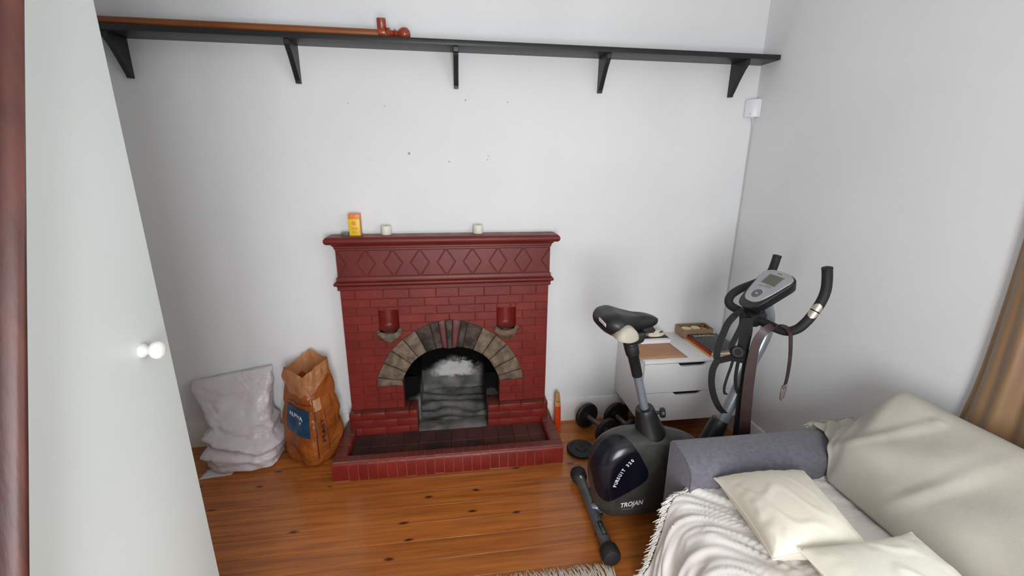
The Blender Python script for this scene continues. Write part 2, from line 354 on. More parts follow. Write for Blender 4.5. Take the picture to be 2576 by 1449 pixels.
def textmesh(body, size=1.0, space=1.0, bold=0.0):
    cu = bpy.data.curves.new('lettering', 'FONT'); cu.body = body; cu.size = size; cu.space_character = space; cu.offset = bold; cu.resolution_u = 3
    o = bpy.data.objects.new('lettering', cu); COL.objects.link(o); bpy.context.view_layer.update()
    me = o.evaluated_get(bpy.context.evaluated_depsgraph_get()).to_mesh()
    vs = [v.co.copy() for v in me.vertices]; fs = [tuple(p.vertices) for p in me.polygons]
    bpy.data.objects.remove(o); bpy.data.curves.remove(cu)
    return vs, fs
def lettering(name, body, fn, m, parent, size=1.0, space=1.0, bold=0.0, bevelw=None):
    vs, fs = textmesh(body, size, space, bold)
    return MB().add([fn(v.x, v.y) for v in vs], fs).build(name, m, parent)
def nz(p, s=1.0): return mnoise.noise(V(p)*s)
def smooth01(t): t = max(0, min(1, t)); return t*t*(3-2*t)
def lerp(a, b, t): return a+(b-a)*t
def spline(pts, n=8):
    """Catmull-Rom through 3D points"""
    pts = [V(p) for p in pts]; out = []
    for i in range(len(pts)-1):
        p0 = pts[max(i-1, 0)]; p1 = pts[i]; p2 = pts[i+1]; p3 = pts[min(i+2, len(pts)-1)]
        for k in range(n):
            t = k/n; out.append(0.5*((2*p1)+(p2-p0)*t+(2*p0-5*p1+4*p2-p3)*t*t+(3*p1-p0-3*p2+p3)*t**3))
    out.append(pts[-1]); return out
def px_path(pl, n=8): return spline([at(x, y, 1, Y) for x, y, Y in pl], n)
def clos(a, b, t):
    for i in range(len(a)-1):
        if t <= a[i+1]: return lerp(b[i], b[i+1], (t-a[i])/(a[i+1]-a[i]))
    return b[-1]

# ------------------------------------------------------------------ room
TW = 0.12
def fill_holes(name, m, outer, holes, fn0, fn1):
    """flat slab with holes between the planes fn0 / fn1 (2d -> 3d)"""
    bm = bmesh.new(); loops = [outer]+holes; es = []; L0 = []
    for lp in loops:
        vs = [bm.verts.new(fn0(u, v)) for u, v in lp]; L0.append(vs)
        es += [bm.edges.new((vs[i], vs[(i+1) % len(vs)])) for i in range(len(vs))]
    r = bmesh.ops.triangle_fill(bm, use_beauty=True, edges=es)
    tris = [[v.index for v in f.verts] for f in bm.faces] if not bm.verts.index_update() else []
    mb = MB(); pts = [p for lp in loops for p in lp]; n = len(pts)
    mb.add([fn0(*p) for p in pts]+[fn1(*p) for p in pts], [])
    for t in tris: mb.f.append(tuple(t)); mb.f.append(tuple(i+n for i in reversed(t)))
    k = 0
    for lp in loops:
        for i in range(len(lp)): a, b = k+i, k+(i+1) % len(lp); mb.f.append((a, b, b+n, a+n))
        k += len(lp)
    bm.free()
    return mb
# fireplace opening through the back wall
FBX0, FBX1 = -0.275, 0.287
fo = [(XL-TW, 0), (-0.34, 0), (-0.34, 0.62), (0.35, 0.62), (0.35, 0), (XR+TW, 0), (XR+TW, ZC), (XL-TW, ZC)]
wb = struct(fill_holes('wall_back', 'wall', fo, [], lambda u, v: V((u, 0, v)), lambda u, v: V((u, TW, v))).build('wall_back', 'wall'))
for px, py, r in ((1029, 386, .0065), (875, 260, .0025), (967, 266, .003), (1171, 252, .004), (1277, 257, .003), (1130, 407, .0035), (1228, 393, .0025), (1226, 402, .0025), (931, 402, .002), (1228, 220, .0015)):
    p = at(px, py, 1, 0)
    MB().lathe([(r*1.1, 0.001), (r, -0.0012), (r*.5, -0.0016)], p, (0, 1, 0), 10).build('screw_hole', 'hole', wb)
y0, y1, z0, z1 = WIN_R
wr = struct(fill_holes('wall_right', 'wall', [(YF-TW, 0), (0, 0), (0, ZC), (YF-TW, ZC)], [[(y0, z0), (y1, z0), (y1, z1), (y0, z1)]], lambda u, v: V((XR, u, v)), lambda u, v: V((XR+TW, u, v))).build('wall_right', 'wall'))
struct(boxo('wall_left', (XL-TW, YF-TW, 0), (XL, 0, ZC), 'wall', bevel=0))
x0, x1, z0, z1 = WIN_B
struct(fill_holes('wall_front', 'wall', [(XL, 0), (XR, 0), (XR, ZC), (XL, ZC)], [[(x0, z0), (x1, z0), (x1, z1), (x0, z1)]], lambda u, v: V((u, YF, v)), lambda u, v: V((u, YF-TW, v))).build('wall_front', 'wall'))
struct(boxo('ceiling', (XL-TW, YF-TW, ZC), (XR+TW, TW, ZC+0.1), 'ceiling', bevel=0))
def window(n, frame_boxes, panes, sill):
    f = MB()
    for a, b in frame_boxes: f.box(a, b)
    o = struct(f.build('window_%d' % n, 'skirting', smooth=40))
    for a, b in panes: MB().box(a, b).build('pane', 'glass', o)
    MB().box(*sill).build('window_sill', 'skirting', o, bevel=0.003, smooth=40)
    return o
x0, x1, z0, z1 = WIN_B; ya, yb = YF-0.09, YF-0.03; xm = (x0+x1)/2
window(1, [((x0, ya, z0), (x0+.05, yb, z1)), ((x1-.05, ya, z0), (x1, yb, z1)), ((x0, ya, z0), (x1, yb, z0+.06)), ((x0, ya, z1-.05), (x1, yb, z1)), ((xm-.02, ya, z0), (xm+.02, yb, z1))],
       [((x0+.05, YF-.062, z0+.06), (xm-.02, YF-.058, z1-.05)), ((xm+.02, YF-.062, z0+.06), (x1-.05, YF-.058, z1-.05))], ((x0-.03, YF-.03, z0-.025), (x1+.03, YF+.04, z0)))
y0, y1, z0, z1 = WIN_R; xa, xb = XR+.03, XR+.09; ym = (y0+y1)/2
window(2, [((xa, y0, z0), (xb, y0+.05, z1)), ((xa, y1-.05, z0), (xb, y1, z1)), ((xa, y0, z0), (xb, y1, z0+.06)), ((xa, y0, z1-.05), (xb, y1, z1)), ((xa, ym-.02, z0), (xb, ym+.02, z1))],
       [((XR+.058, y0+.05, z0+.06), (XR+.062, ym-.02, z1-.05)), ((XR+.058, ym+.02, z0+.06), (XR+.062, y1-.05, z1-.05))], ((XR-.02, y0-.03, z0-.025), (XR+.03, y1+.03, z0)))
# floor: subfloor and boards
fl = struct(boxo('floor', (XL-TW, YF-TW, -0.06), (XR+TW, 0.45, -0.022), 'shadowgap', bevel=0))
PW = 0.1024; yy = -0.041+PW
pm = None
while yy > YF:
    ya_ = max(yy-PW, YF); yb_ = min(yy, 0.0)
    if yb_-ya_ > 0.01:
        me = MB().box((XL, -(yb_-ya_)/2+0.0007, -0.02), (XR, (yb_-ya_)/2-0.0007, 0)).build('plank', 'floor', None, bevel=0.0012, seg=1, smooth=40)
        me.location = (0, (ya_+yb_)/2, 0); me.parent = fl
        # shift the grain of every board
        for vtx in me.data.vertices: pass
    yy -= PW
# grain differs from board to board: the texture reads generated object coordinates plus the board's random number
nt = M['floor'].node_tree
for nd in [n for n in nt.nodes if n.type == 'TEX_COORD']:
    oi = nt.nodes.new('ShaderNodeObjectInfo'); cmb = nt.nodes.new('ShaderNodeCombineXYZ'); mul = nt.nodes.new('ShaderNodeMath'); mul.operation = 'MULTIPLY'; mul.inputs[1].default_value = 37.0
    nt.links.new(oi.outputs['Random'], mul.inputs[0]); nt.links.new(mul.outputs[0], cmb.inputs[0]); nt.links.new(mul.outputs[0], cmb.inputs[1])
    va = nt.nodes.new('ShaderNodeVectorMath'); va.operation = 'ADD'; nt.links.new(cmb.outputs[0], va.inputs[1])
    outs = [l.to_socket for l in nd.outputs['Object'].links]
    nt.links.new(nd.outputs['Object'], va.inputs[0])
    for t_ in outs: nt.links.new(va.outputs[0], t_)
# skirting boards
SK = 0.153
def skirting(name, pts, n):
    prof = [(0, 0), (0.018, 0), (0.018, SK-0.02), (0.014, SK-0.012), (0.012, SK-0.004), (0.004, SK), (0, SK)]
    a, b = V(pts[0]), V(pts[1]); nn = V(n)
    return struct(MB().prism(prof, lambda u, v, k: (a if k == 0 else b)+nn*u+V((0, 0, v))).build(name, 'skirting', smooth=30))
bs = skirting('baseboard_back_left', [(XL, 0, 0), (-0.585, 0, 0)], (0, -1, 0))
bs2 = skirting('baseboard_back_right', [(0.585, 0, 0), (XR, 0, 0)], (0, -1, 0))
skirting('baseboard_right', [(XR, 0, 0), (XR, YF, 0)], (-1, 0, 0))
skirting('baseboard_left', [(XL, 0, 0), (XL, -1.42, 0)], (1, 0, 0))
for px, py in ((1473, 1000), (1543, 995)):
    MB().lathe([(0.0025, 0.0), (0.0025, 0.0012)], at(px, py, 1, -0.0178), (0, -1, 0), 8).build('screw_hole', 'wick', bs2)

# ------------------------------------------------------------------ fireplace
FX = -0.004
fp = thing('fireplace', 'oxblood red painted brick fireplace with stone arch and raised hearth', 'fireplace', (FX, 0, 0))
BY = -0.075
HW = 0.575
# mitred mouldings: offset from the body against height
def moulding(name, prof, m, hw=HW, d0=BY, parent=fp, smooth=35):
    mb = MB(); vs = []; fs = []; n = len(prof)
    for o, z in prof:
        X0, X1, Y0 = FX-hw-o, FX+hw+o, d0-o
        vs += [(X0, 0.0, z), (X0, Y0, z), (X1, Y0, z), (X1, 0.0, z)]
    for i in range(n-1):
        for j in range(3): fs.append((i*4+j, i*4+j+1, (i+1)*4+j+1, (i+1)*4+j))
        fs.append((i*4+3, i*4, (i+1)*4, (i+1)*4+3))
    fs += [(3, 2, 1, 0), tuple((n-1)*4+j for j in range(4))]
    return mb.add(vs, fs).build(name, m, parent, smooth=smooth)
arcp = lambda cx, cz, r, a0, a1, k: [(cx+r*math.cos(math.radians(lerp(a0, a1, i/k))), cz+r*math.sin(math.radians(lerp(a0, a1, i/k)))) for i in range(k+1)]
mant = moulding('mantel_shelf', [(0.0, 1.190)]+[(0.018, 1.190)]+arcp(0.028, 1.2105, 0.0205, -90, 90, 10)+[(0.0, 1.231)], 'redtop')
boxo('dusty_top', (FX-HW-0.02, -0.068, 1.2306), (FX+HW+0.02, -0.001, 1.2318), 'dusty', mant, bevel=0)
moulding('bed_moulding', [(0.0, 1.158), (0.006, 1.158), (0.006, 1.166), (0.010, 1.170), (0.010, 1.178), (0.016, 1.181), (0.020, 1.190), (0.0, 1.190)], 'redtop')
frz = moulding('frieze', [(0.0, 0.94), (0.003, 0.94), (0.003, 1.160), (0.0, 1.160)], 'mortar')
moulding('lower_moulding', [(0.0, 0.936), (0.006, 0.936), (0.010, 0.940), (0.010, 0.958), (0.014, 0.962)]+arcp(0.014, 0.974, 0.011, -80, 80, 8)+[(0.013, 0.988), (0.010, 0.992), (0.010, 1.006), (0.006, 1.012), (0.0, 1.012)], 'redtop')
# frieze tiles: diamonds and the hourglass pieces between them
ZD0, ZD1, YD = 1.014, 1.157, BY-0.0025
cen = [-0.431+0.1418*i for i in range(7)]; hwD = 0.049; zm = (ZD0+ZD1)/2; g = 0.0028
def plate(name, poly, th=0.006, m='redtop', parent=frz):
    return MB().prism([(p[0], p[1]) for p in poly], lambda u, v, k: V((u, YD-(0 if k == 0 else th), v))).build(name, m, parent, bevel=0.0018, seg=1, smooth=30)
def shrink(poly, d):
    c = V((sum(p[0] for p in poly)/len(poly), sum(p[1] for p in poly)/len(poly)))
    return [(c.x+(p[0]-c.x)*(1-d/0.05), c.y+(p[1]-c.y)*(1-d/0.07)) for p in poly]
for c in cen: plate('diamond_tile', shrink([(c-hwD, zm), (c, ZD0), (c+hwD, zm), (c, ZD1)], g))
XA, XB = FX-HW-0.002, FX+HW+0.002
plate('half_diamond_tile', [(XA, ZD0+.004), (XA+.048, zm), (XA, ZD1-.004)]); plate('half_diamond_tile', [(XB, ZD0+.004), (XB, ZD1-.004), (XB-.048, zm)])
ed = [XA]+cen+[XB]
for i in range(8):
    l, r = ed[i], ed[i+1]; la = (0.048 if i == 0 else hwD); ra = (0.048 if i == 7 else hwD)
    plate('hourglass_tile', [(l+2*g, ZD0+.001), (r-2*g, ZD0+.001), (r-ra-g, zm), (r-2*g, ZD1-.001), (l+2*g, ZD1-.001), (l+la+g, zm)], th=0.005)
# arch geometry (joint end points read on the face plane)
JT = [(-0.421, 0.352, -0.279, 0.352), (-0.416, 0.412, -0.280, 0.384), (-0.376, 0.5, -0.256, 0.437), (-0.331, 0.575, -0.224, 0.487), (-0.262, 0.64, -0.184, 0.527), (-0.191, 0.690, -0.134, 0.557), (-0.11, 0.724, -0.079, 0.575), (-0.064, 0.738, -0.041, 0.580), (-0.023, 0.748, -0.016, 0.573), (0.018, 0.748, 0.011, 0.573), (0.066, 0.738, 0.038, 0.580), (0.104, 0.724, 0.074, 0.576), (0.188, 0.690, 0.133, 0.558), (0.265, 0.640, 0.186, 0.527), (0.329, 0.580, 0.226, 0.487), (0.382, 0.5, 0.258, 0.432), (0.416, 0.420, 0.281, 0.381), (0.430, 0.352, 0.287, 0.352)]
def arch_outer_x(z, side):
    idx = range(0, 9) if side < 0 else range(17, 8, -1)
    pts = [(JT[i][1], JT[i][0]*0.5+JT[i][2]*0.5) for i in idx]
    for a, b in zip(pts, pts[1:]):
        if a[0] <= z <= b[0]: return lerp(a[1], b[1], (z-a[0])/(b[0]-a[0]+1e-9))
    return pts[0][1] if z < pts[0][0] else 0.0
inner = [(j[2], j[3]) for j in JT]
STEP = 0.207
N1 = (-0.387, -0.280, 0.680, 0.816); N2 = (0.272, 0.382, 0.672, 0.808)
outer = [(FX-HW, STEP-.02), (-0.277, STEP-.02)]+[(-0.277, 0.352)]+inner[1:-1]+[(0.287, 0.352), (0.287, STEP-.02), (FX+HW, STEP-.02), (FX+HW, 0.94), (FX-HW, 0.94)]
sur = fill_holes('surround', 'mortar', outer, [[(n[0], n[2]), (n[1], n[2]), (n[1], n[3]), (n[0], n[3])] for n in (N1, N2)], lambda u, v: V((u, BY+0.0028, v)), lambda u, v: V((u, -0.0005, v))).build('surround', 'mortar', fp)
# bricks
def rect_minus(r, h):
    (a, b, c, d), (e, f_, g_, i) = r, h
    if e >= b or f_ <= a or g_ >= d or i <= c: return [r]
    out = []
    if a < e: out.append((a, e, c, d))
    if f_ < b: out.append((f_, b, c, d))
    m0, m1 = max(a, e), min(b, f_)
    if c < g_: out.append((m0, m1, c, g_))
    if i < d: out.append((m0, m1, i, d))
    return out
J1 = [-0.579, -0.504, -0.356, -0.215, -0.069, 0.057, 0.200, 0.350, 0.499, 0.571]
J2 = [-0.579, -0.427, -0.281, -0.133, 0.001, 0.148, 0.278, 0.422, 0.571]
ZR = [0.938]+[0.883-0.0484*i for i in range(15)]
ZR[-1] = STEP
gj = 0.0012
for k in range(len(ZR)-1):
    zt, zb = ZR[k], ZR[k+1]; js = J1 if k % 2 == 0 else J2
    for a, b in zip(js, js[1:]):
        rects = [(a, b, zb, zt)]
        if zb < 0.700:   # beside the arch
            zz = (zb+zt)/2; xl, xr = arch_outer_x(zz, -1), arch_outer_x(zz, 1)
            if zb < 0.352: xl, xr = -0.424, 0.434
            rects = [q for r_ in rects for q in rect_minus(r_, (xl, xr, zb-1, zt+1))]
        for h in (N1, N2): rects = [q for r_ in rects for q in rect_minus(r_, h)]
        for (p, q, c, d) in rects:
            if q-p < 0.012 or d-c < 0.01: continue
            e0 = 0 if p <= -0.5785 else gj; e1 = 0 if q >= 0.5705 else gj
            jt = random.uniform(-0.0012, 0.0012)
            MB().box((p+e0, BY+jt, c+gj), (q-e1, BY+0.03, d-gj)).build('brick', 'red', sur, bevel=0.0022, seg=1, smooth=30)
# piers under the arch
for xs in ((-0.421, -0.277), (0.287, 0.430)):
    zz = [STEP, 0.256, 0.304, 0.352]
    for i in range(3):
        js = [xs[0], (xs[0]+xs[1])/2+(0.0 if i % 2 else 0.03), xs[1]]
        for a, b in zip(js, js[1:]):
            MB().box((a+.0012, BY-0.003, zz[i]+.0012), (b-.0012, BY+0.05, zz[i+1]-.0012)).build('brick', 'red', sur, bevel=0.002, seg=1, smooth=30)
# arch stones
arch = fill_holes('arch', 'mortar', [(j[0]*.985, j[1]-.004) for j in JT]+[(j[2], j[3]+.001) for j in reversed(JT)], [], lambda u, v: V((u, BY-0.002, v)), lambda u, v: V((u, -0.001, v))).build('arch', 'shadowgap', fp)
for i in range(17):
    a, b = JT[i], JT[i+1]
    red = i in (7, 9); sooty = i in (5, 6, 8, 10, 11)
    P = lambda s_, t_: (lerp(lerp(a[0], b[0], s_), lerp(a[2], b[2], s_), t_), lerp(lerp(a[1], b[1], s_), lerp(a[3], b[3], s_), t_))
    wout = math.hypot(a[0]-b[0], a[1]-b[1]); e = 0.0034/wout
    # bow the outer edge a little so the ring reads as a curve
    cx, cz = 0.004, 0.30
    def Q(s_, t_):
        x, z = P(lerp(e, 1-e, s_), t_); k = 4*s_*(1-s_)*wout*wout/(8*0.43)*(1-t_*0.6)
        dx, dz = x-cx, z-cz; l = math.hypot(dx, dz); return x+dx/l*k, z+dz/l*k
    nu, nv = 6, 8
    mb = MB()
    rz = 0.0 if red else 0.006
    def fn(u, v):
        x, z = Q(u, v); edge = min(u, 1-u, v, 1-v); rnd_ = min(1, edge*7+0.25)
        y = BY-0.006-(0.004 if red else 0.006)*rnd_-rz*(nz((x*30+i*3, z*30, i), 1.0)*0.8+nz((x*75, z*75, i), 1)*0.4)
        return V((x, y, z))
    mb.grid(nu, nv, fn)
    n0 = len(mb.v)
    rim = [j for j in range(nu+1)]+[(r_+1)*(nu+1)-1 for r_ in range(1, nv+1)]+[nv*(nu+1)+j for j in range(nu-1, -1, -1)]+[r_*(nu+1) for r_ in range(nv-1, 0, -1)]
    back = [V((mb.v[r_].x, -0.004, mb.v[r_].z)) for r_ in rim]
    mb.v += back; nr = len(rim)
    mb.f += [(rim[j], rim[(j+1) % nr], n0+(j+1) % nr, n0+j) for j in range(nr)]+[tuple(range(n0, n0+nr))]
    mb.build('arch_stone', 'keystone' if red else ('stonesoot' if sooty else 'stone'), arch, smooth=50)
# niches with rough stone ledges
for n in (N1, N2):
    xm, r = (n[0]+n[1])/2, (n[1]-n[0])/2; hd = 0.060
    def fn(u, v, xm=xm, r=r, n=n):
        t = math.pi*u
        if v < 0.3:      # rounded bowl at the foot
            ph = (v/0.3)*math.pi/2; k = math.sin(ph); z = n[2]+0.004+0.028*(1-math.cos(ph))
        else: k = 1; z = lerp(n[2]+0.032, n[3], (v-0.3)/0.7)
        return V((xm-r*math.cos(t)*(0.0 if False else 1)*(k if v < 0.3 else 1), BY+0.001+hd*math.sin(t)*k, z))
    ni = MB().grid(20, 14, fn)
    ni.prism([(xm-r*math.cos(math.pi*i/16), BY+0.001+hd*math.sin(math.pi*i/16)) for i in range(17)], lambda u, v, k, n=n: V((u, v, n[3]-0.0005+0.004*k)))
    no = ni.build('niche', 'red', fp, smooth=50)
    def lf(u, v, xm=xm, n=n):     # half bowl bracket
        t = math.pi*u; zt = n[2]+0.006+0.026*abs(math.cos(t))**3; rr = clos([0, .25, .55, .8, 1], [0.058, 0.074, 0.066, 0.042, 0.002], v); z = zt-0.070*v
        d = 1+0.16*nz((math.cos(t)*3+xm*9, v*4, math.sin(t)*3), 1.2)
        return V((xm-rr*math.cos(t)*d, BY+0.004-rr*0.62*math.sin(t)*d, z+0.004*nz((t*2, v*5, xm), 1.3)))
    lm = MB().grid(24, 14, lf)
    lm.prism([(xm-0.058*math.cos(math.pi*i/16), BY+0.004-0.036*math.sin(math.pi*i/16)) for i in range(17)], lambda u, v, k, n=n: V((u, v, n[2]+0.003+0.002*k)))
    lm.build('ledge_stone', 'stone', no, smooth=60)
# stepped plinth either side of the fire opening
SY = -0.120; SHW = 0.585
OPL, OPR = -0.202, 0.214
for (a, b) in ((FX-SHW, OPL), (OPR, FX+SHW)):
    st = MB().box((a+.0015, SY+.003, 0), (b-.0015, -.0005, STEP-.006)).build('plinth', 'mortar', fp)
    zz = [0.0, 0.06, 0.110, 0.159, STEP]
    for i in range(4):
        js = [a+0.135*k-(0.066 if i % 2 else 0) for k in range(0, 5)]; js = [a]+[x for x in js if a+.02 < x < b-.02]+[b]
        for p, q in zip(js, js[1:]):
            MB().box((p+.001, SY+random.uniform(-.001, .001), zz[i]+.001), (q-.001, -.0005 if i == 3 else SY+.05, zz[i+1]-(.001 if i < 3 else 0))).build('brick', 'red', st, bevel=0.004 if i == 3 else 0.002, seg=2, smooth=35)
# hearth: tiled pan and brick kerb
HX0, HX1, HY, KZ, KW, PZ = -0.621, 0.604, -0.428, 0.112, 0.066, 0.068
pan = MB().box((HX0+.03, HY+.03, 0), (HX1-.03, SY+.002, PZ-.004)).build('hearth_pan', 'mortar', fp)
nx = 12; X0, X1 = HX0+KW, HX1-KW
for i in range(nx):
    for r_ in range(2):
        a = lerp(X0, X1, i/nx); b = lerp(X0, X1, (i+1)/nx); ya_, yb_ = lerp(HY+KW, SY, r_/2), lerp(HY+KW, SY, (r_+1)/2)
        MB().box((a+.001, ya_+.001, PZ-.01), (b-.001, yb_-.001, PZ+random.uniform(-.0008, .0008))).build('hearth_tile', 'hearthtile', pan, bevel=0.0015, seg=1, smooth=35)
MB().box((OPL, SY-.001, 0), (OPR, 0.01, PZ-.001)).build('hearth_sill', 'soot', pan, smooth=35, bevel=.002)
kerb = MB().box((HX0+.004, HY+.0022, 0), (HX1-.004, HY+KW-.004, KZ-.018)).box((HX0+.004, HY+.010, 0), (HX1-.004, HY+KW-.008, KZ-.0022)).build('kerb', 'kerbmortar', fp)
def kerb_brick(a, b, e0, e1):
    prof = [(HY+.002, 0.0), (HY, 0.006)]+[(HY+.022-.022*math.cos(t), KZ-.022+.022*math.sin(t)) for t in [math.pi/2*i/5 for i in range(6)]]+[(HY+KW-.008, KZ), (HY+KW, KZ-.006), (HY+KW, PZ-.01), (HY+KW, 0)]
    jj = random.uniform(-.0012, .0012)
    return MB().prism(prof, lambda u, v, k: V(((a+e0) if k == 0 else (b-e1), u+jj, v))).build('kerb_brick', 'red', kerb, smooth=35)
kx = [HX0, -0.540]+[-0.540+0.0492*i for i in range(1, 21)]
kx = [x for x in kx if x < 0.47]+[0.494, HX1]
for a, b in zip(kx, kx[1:]): kerb_brick(a, b, 0 if a == HX0 else .0011, 0 if b == HX1 else .0011)
for xs, sgn in (((HX0, HX0+KW), -1), ((HX1-KW, HX1), 1)):
    yk = [HY+KW-.004, -0.27, -0.18, -0.02]
    for a, b in zip(yk, yk[1:]):
        yb_ = b
        m_ = MB().box((xs[0], a+.0008, 0), (xs[1], yb_-.0008, KZ))
        m_.build('kerb_brick', 'red', kerb, bevel=0.008, seg=3, smooth=40)
# firebox
fb = MB()
def bump3(p, a, s=9): return a*(nz((p[0], p[1], p[2]), s)+0.5*nz((p[0]+5, p[1], p[2]), s*2.3))
def rough_grid(f, nu, nv, nrm, amp):
    def fn(u, v):
        p = f(u, v); return p+V(nrm)*bump3(p, amp)
    return fn
BX0, BX1, BYB = -0.205, 0.225, 0.335
fbx = MB()
fbx.grid(28, 40, rough_grid(lambda u, v: V((lerp(BX0-.03, BX1+.03, u), BYB-0.10*smooth01((v-.55)/.45)+0.005*math.sin(v*60+u*3)+0.012*nz((u*4, v*9, 1), 1), lerp(0.05, 0.62, v))), 0, 0, (0, -1, 0), 0.014))
fireback = fbx.build('fireback', 'soot', fp, smooth=60)
MB().grid(24, 24, rough_grid(lambda u, v: V((lerp(BX0-.03, BX1+.03, u), lerp(-0.02, BYB+.01, v), 0.066+0.03*v+0.006*math.sin(v*26+u*4+3*nz((u*3, v*3, 0), 1)))), 0, 0, (0, 0, 1), 0.012)).build('fire_floor', 'soot', fp, smooth=60)
for s_, xi, xo in ((-1, -0.192, -0.335), (1, 0.216, 0.345)):
    ck = MB().grid(14, 24, rough_grid(lambda u, v: V((lerp(xo, xi, u), 0.012-0.0*u, lerp(0.0, 0.36, v))), 0, 0, (0, -1, 0), 0.004))
    ck.grid(14, 24, rough_grid(lambda u, v: V((lerp(xi, xi+0.01*s_, v), lerp(0.012, BYB+.02, u), lerp(0.0, 0.36, v))), 0, 0, (-s_, 0, 0), 0.006))
    ck.grid(14, 12, lambda u, v: V((lerp(xi, xo, v), lerp(0.012, BYB+.02, u), 0.36+0.05*v)))
    ck.build('fire_cheek', 'soot', fp, smooth=50)
# hood behind the arch
def hood(u, v):
    t = math.pi*u; x = 0.004-0.335*math.cos(t); z = 0.352+0.262*math.sin(t)**0.9 if math.sin(t) > 0 else 0.352
    return V((x*(1-0.25*v), lerp(-0.002, BYB+0.01, v), z-0.02*v))
MB().grid(32, 8, hood).build('fire_hood', 'soot', fp, smooth=60)
MB().box((-0.345, BYB+.03, 0), (0.355, BYB+.05, 0.66)).box((-0.36, 0.0, 0), (-0.34, BYB+.05, .66)).box((.35, 0, 0), (.37, BYB+.05, .66)).box((-.36, 0.0, .62), (.37, BYB+.05, .66)).build('flue_casing', 'shadowgap', fp)
MB().grid(12, 1, lambda u, v: V((lerp(-.30, -.262, v), -0.002+.01*0, lerp(.34, .36, u)))).build('soot_joint', 'soot', fp)

# things on the mantel
MT = 1.2318
def candle(px, label):
    p = at(px, 588, 2, MT); c = thing('candle', label, 'candle', (p.x, -0.036, MT-.0005))
    r, h = 0.0275, 0.048; o = (p.x, -0.036, MT-.0005)
    MB().lathe([(r*.3, 0), (r-.003, 0), (r, .004), (r, h-.006), (r-.002, h-.001), (r-.006, h), (r-.012, h-.004), (.001, h-.006)], o, (0, 0, 1), 36).build('wax', 'wax', c, smooth=40)
    MB().tube([(p.x, -.036, MT+h-.007), (p.x+.001, -.036, MT+h+.002)], .0011, 6).build('wick', 'wick', c)
candle(974, 'short ivory pillar candle on the mantel between yellow carton and second candle')
candle(1203, 'short ivory pillar candle on the mantel farther from the yellow carton')
yb = thing('carton', 'tall yellow and orange carton standing on the mantel', 'carton', (-0.478, -0.038, MT-.0005))
xa, xb, ya_, yb_ = -0.505, -0.449, -0.064, -0.012; H = 0.112
boxo('carton_body', (xa, ya_, MT-.0005), (xb, yb_, MT+H), 'boxyellow', yb, bevel=.001)
boxo('orange_band', (xa-.0004, ya_-.0004, MT+H*.78), (xb+.0004, yb_+.0004, MT+H+.0005), 'boxorange', yb, bevel=.001)
boxo('side_print', (xb+.0002, ya_+.004, MT+.003), (xb+.0008, yb_-.002, MT+H*.77), 'boxside', yb, bevel=0)
MB().lathe([(.011, 0), (.011, .0006)], ((xa+xb)/2-.002, ya_, MT+H*.58), (0, -1, 0), 20).build('sun_print', 'boxorange', yb)
for k, (z, w_) in enumerate(((.040, .030), (.033, .032), (.021, .022), (.015, .026))):
    boxo('print_line', ((xa+xb)/2-w_/2, ya_-.0008, MT+z), ((xa+xb)/2+w_/2, ya_-.0002, MT+z+.0016), 'olive', yb, bevel=0)
mbx = thing('matchbox', 'small grey matchbox lying beside the yellow carton', 'matchbox', (-.53, -.04, MT-.0005))
boxo('sleeve', (-.549, -.062, MT-.0005), (-.509, -.014, MT+.014), 'matchbox', mbx, bevel=.001)
boxo('top_label', (-.548, -.060, MT+.0139), (-.510, -.016, MT+.0146), 'matchtop', mbx, bevel=0)
boxo('tray', (-.547, -.0635, MT+.001), (-.511, -.0615, MT+.0128), 'matchbox', mbx, bevel=.0005)

# ------------------------------------------------------------------ wall shelf
SZ, ST, SD = 2.138, 0.024, 0.1515
sh = thing('wall_shelf', 'long black painted wall shelf on five wooden brackets above fireplace', 'shelf', (0, 0, SZ))
boxo('board', (XL+.001, -SD, SZ), (XR-.002, -.0005, SZ+ST), 'shelfblack', sh, bevel=.002)
for bx in (-1.425, -0.688, 0.072, 0.831, 1.585):
    prof = [(0, SZ), (-.132, SZ), (-.132, SZ-.022), (-.120, SZ-.030)]
    for i in range(9):
        t = i/8; prof.append((lerp(-.120, -.030, t**.85), lerp(SZ-.032, SZ-.150, t)))
    prof += [(-.024, SZ-.156), (-.022, SZ-.168), (0, SZ-.168)]
    MB().prism(prof, lambda u, v, k, bx=bx: V((bx+(-.0115 if k == 0 else .0115), u-.0005, v))).build('bracket', 'shelfblack', sh, bevel=.001, seg=1, smooth=30)
# curtain rod lying on the shelf
RZ = SZ+ST+.0185
rod = thing('curtain_rod', 'long varnished wooden curtain rod lying on the black shelf', 'curtain rod', (-.9, -.110, SZ+ST))
MB().tube([(-1.76, -.110, RZ), (-.235, -.110, RZ)], .0185, 20).build('pole', 'rod', rod, smooth=40)
MB().lathe([(.020, 0), (.0235, .006), (.0235, .014), (.015, .020), (.012, .028), (.016, .034), (.020, .038), (.014, .044), (.011, .050), (.018, .056), (.0265, .070), (.0285, .082), (.0255, .096), (.014, .106), (.002, .109)], (-.246, -.110, RZ+.004), (1, 0, 0), 28).build('finial', 'finial', rod, smooth=50)
hb = MB().lathe([(.0255, -.016), (.0265, -.012), (.0265, .012), (.0255, .016)], (-.266, -.110, RZ+.006), (1, 0, 0), 24).build('rod_holder', 'finial', rod, smooth=40)
MB().lathe([(.018, 0), (.021, .01), (.0215, .045), (.019, .052)], (-.266, -.112, RZ+.012), (0, -.25, 1), 22).build('holder_stem', 'finial', hb, smooth=40)
MB().lathe([(.006, 0), (.0055, .002)], (-.266, -.134, RZ+.045), (0, -1, .1), 12).build('screw', 'chrome', hb)

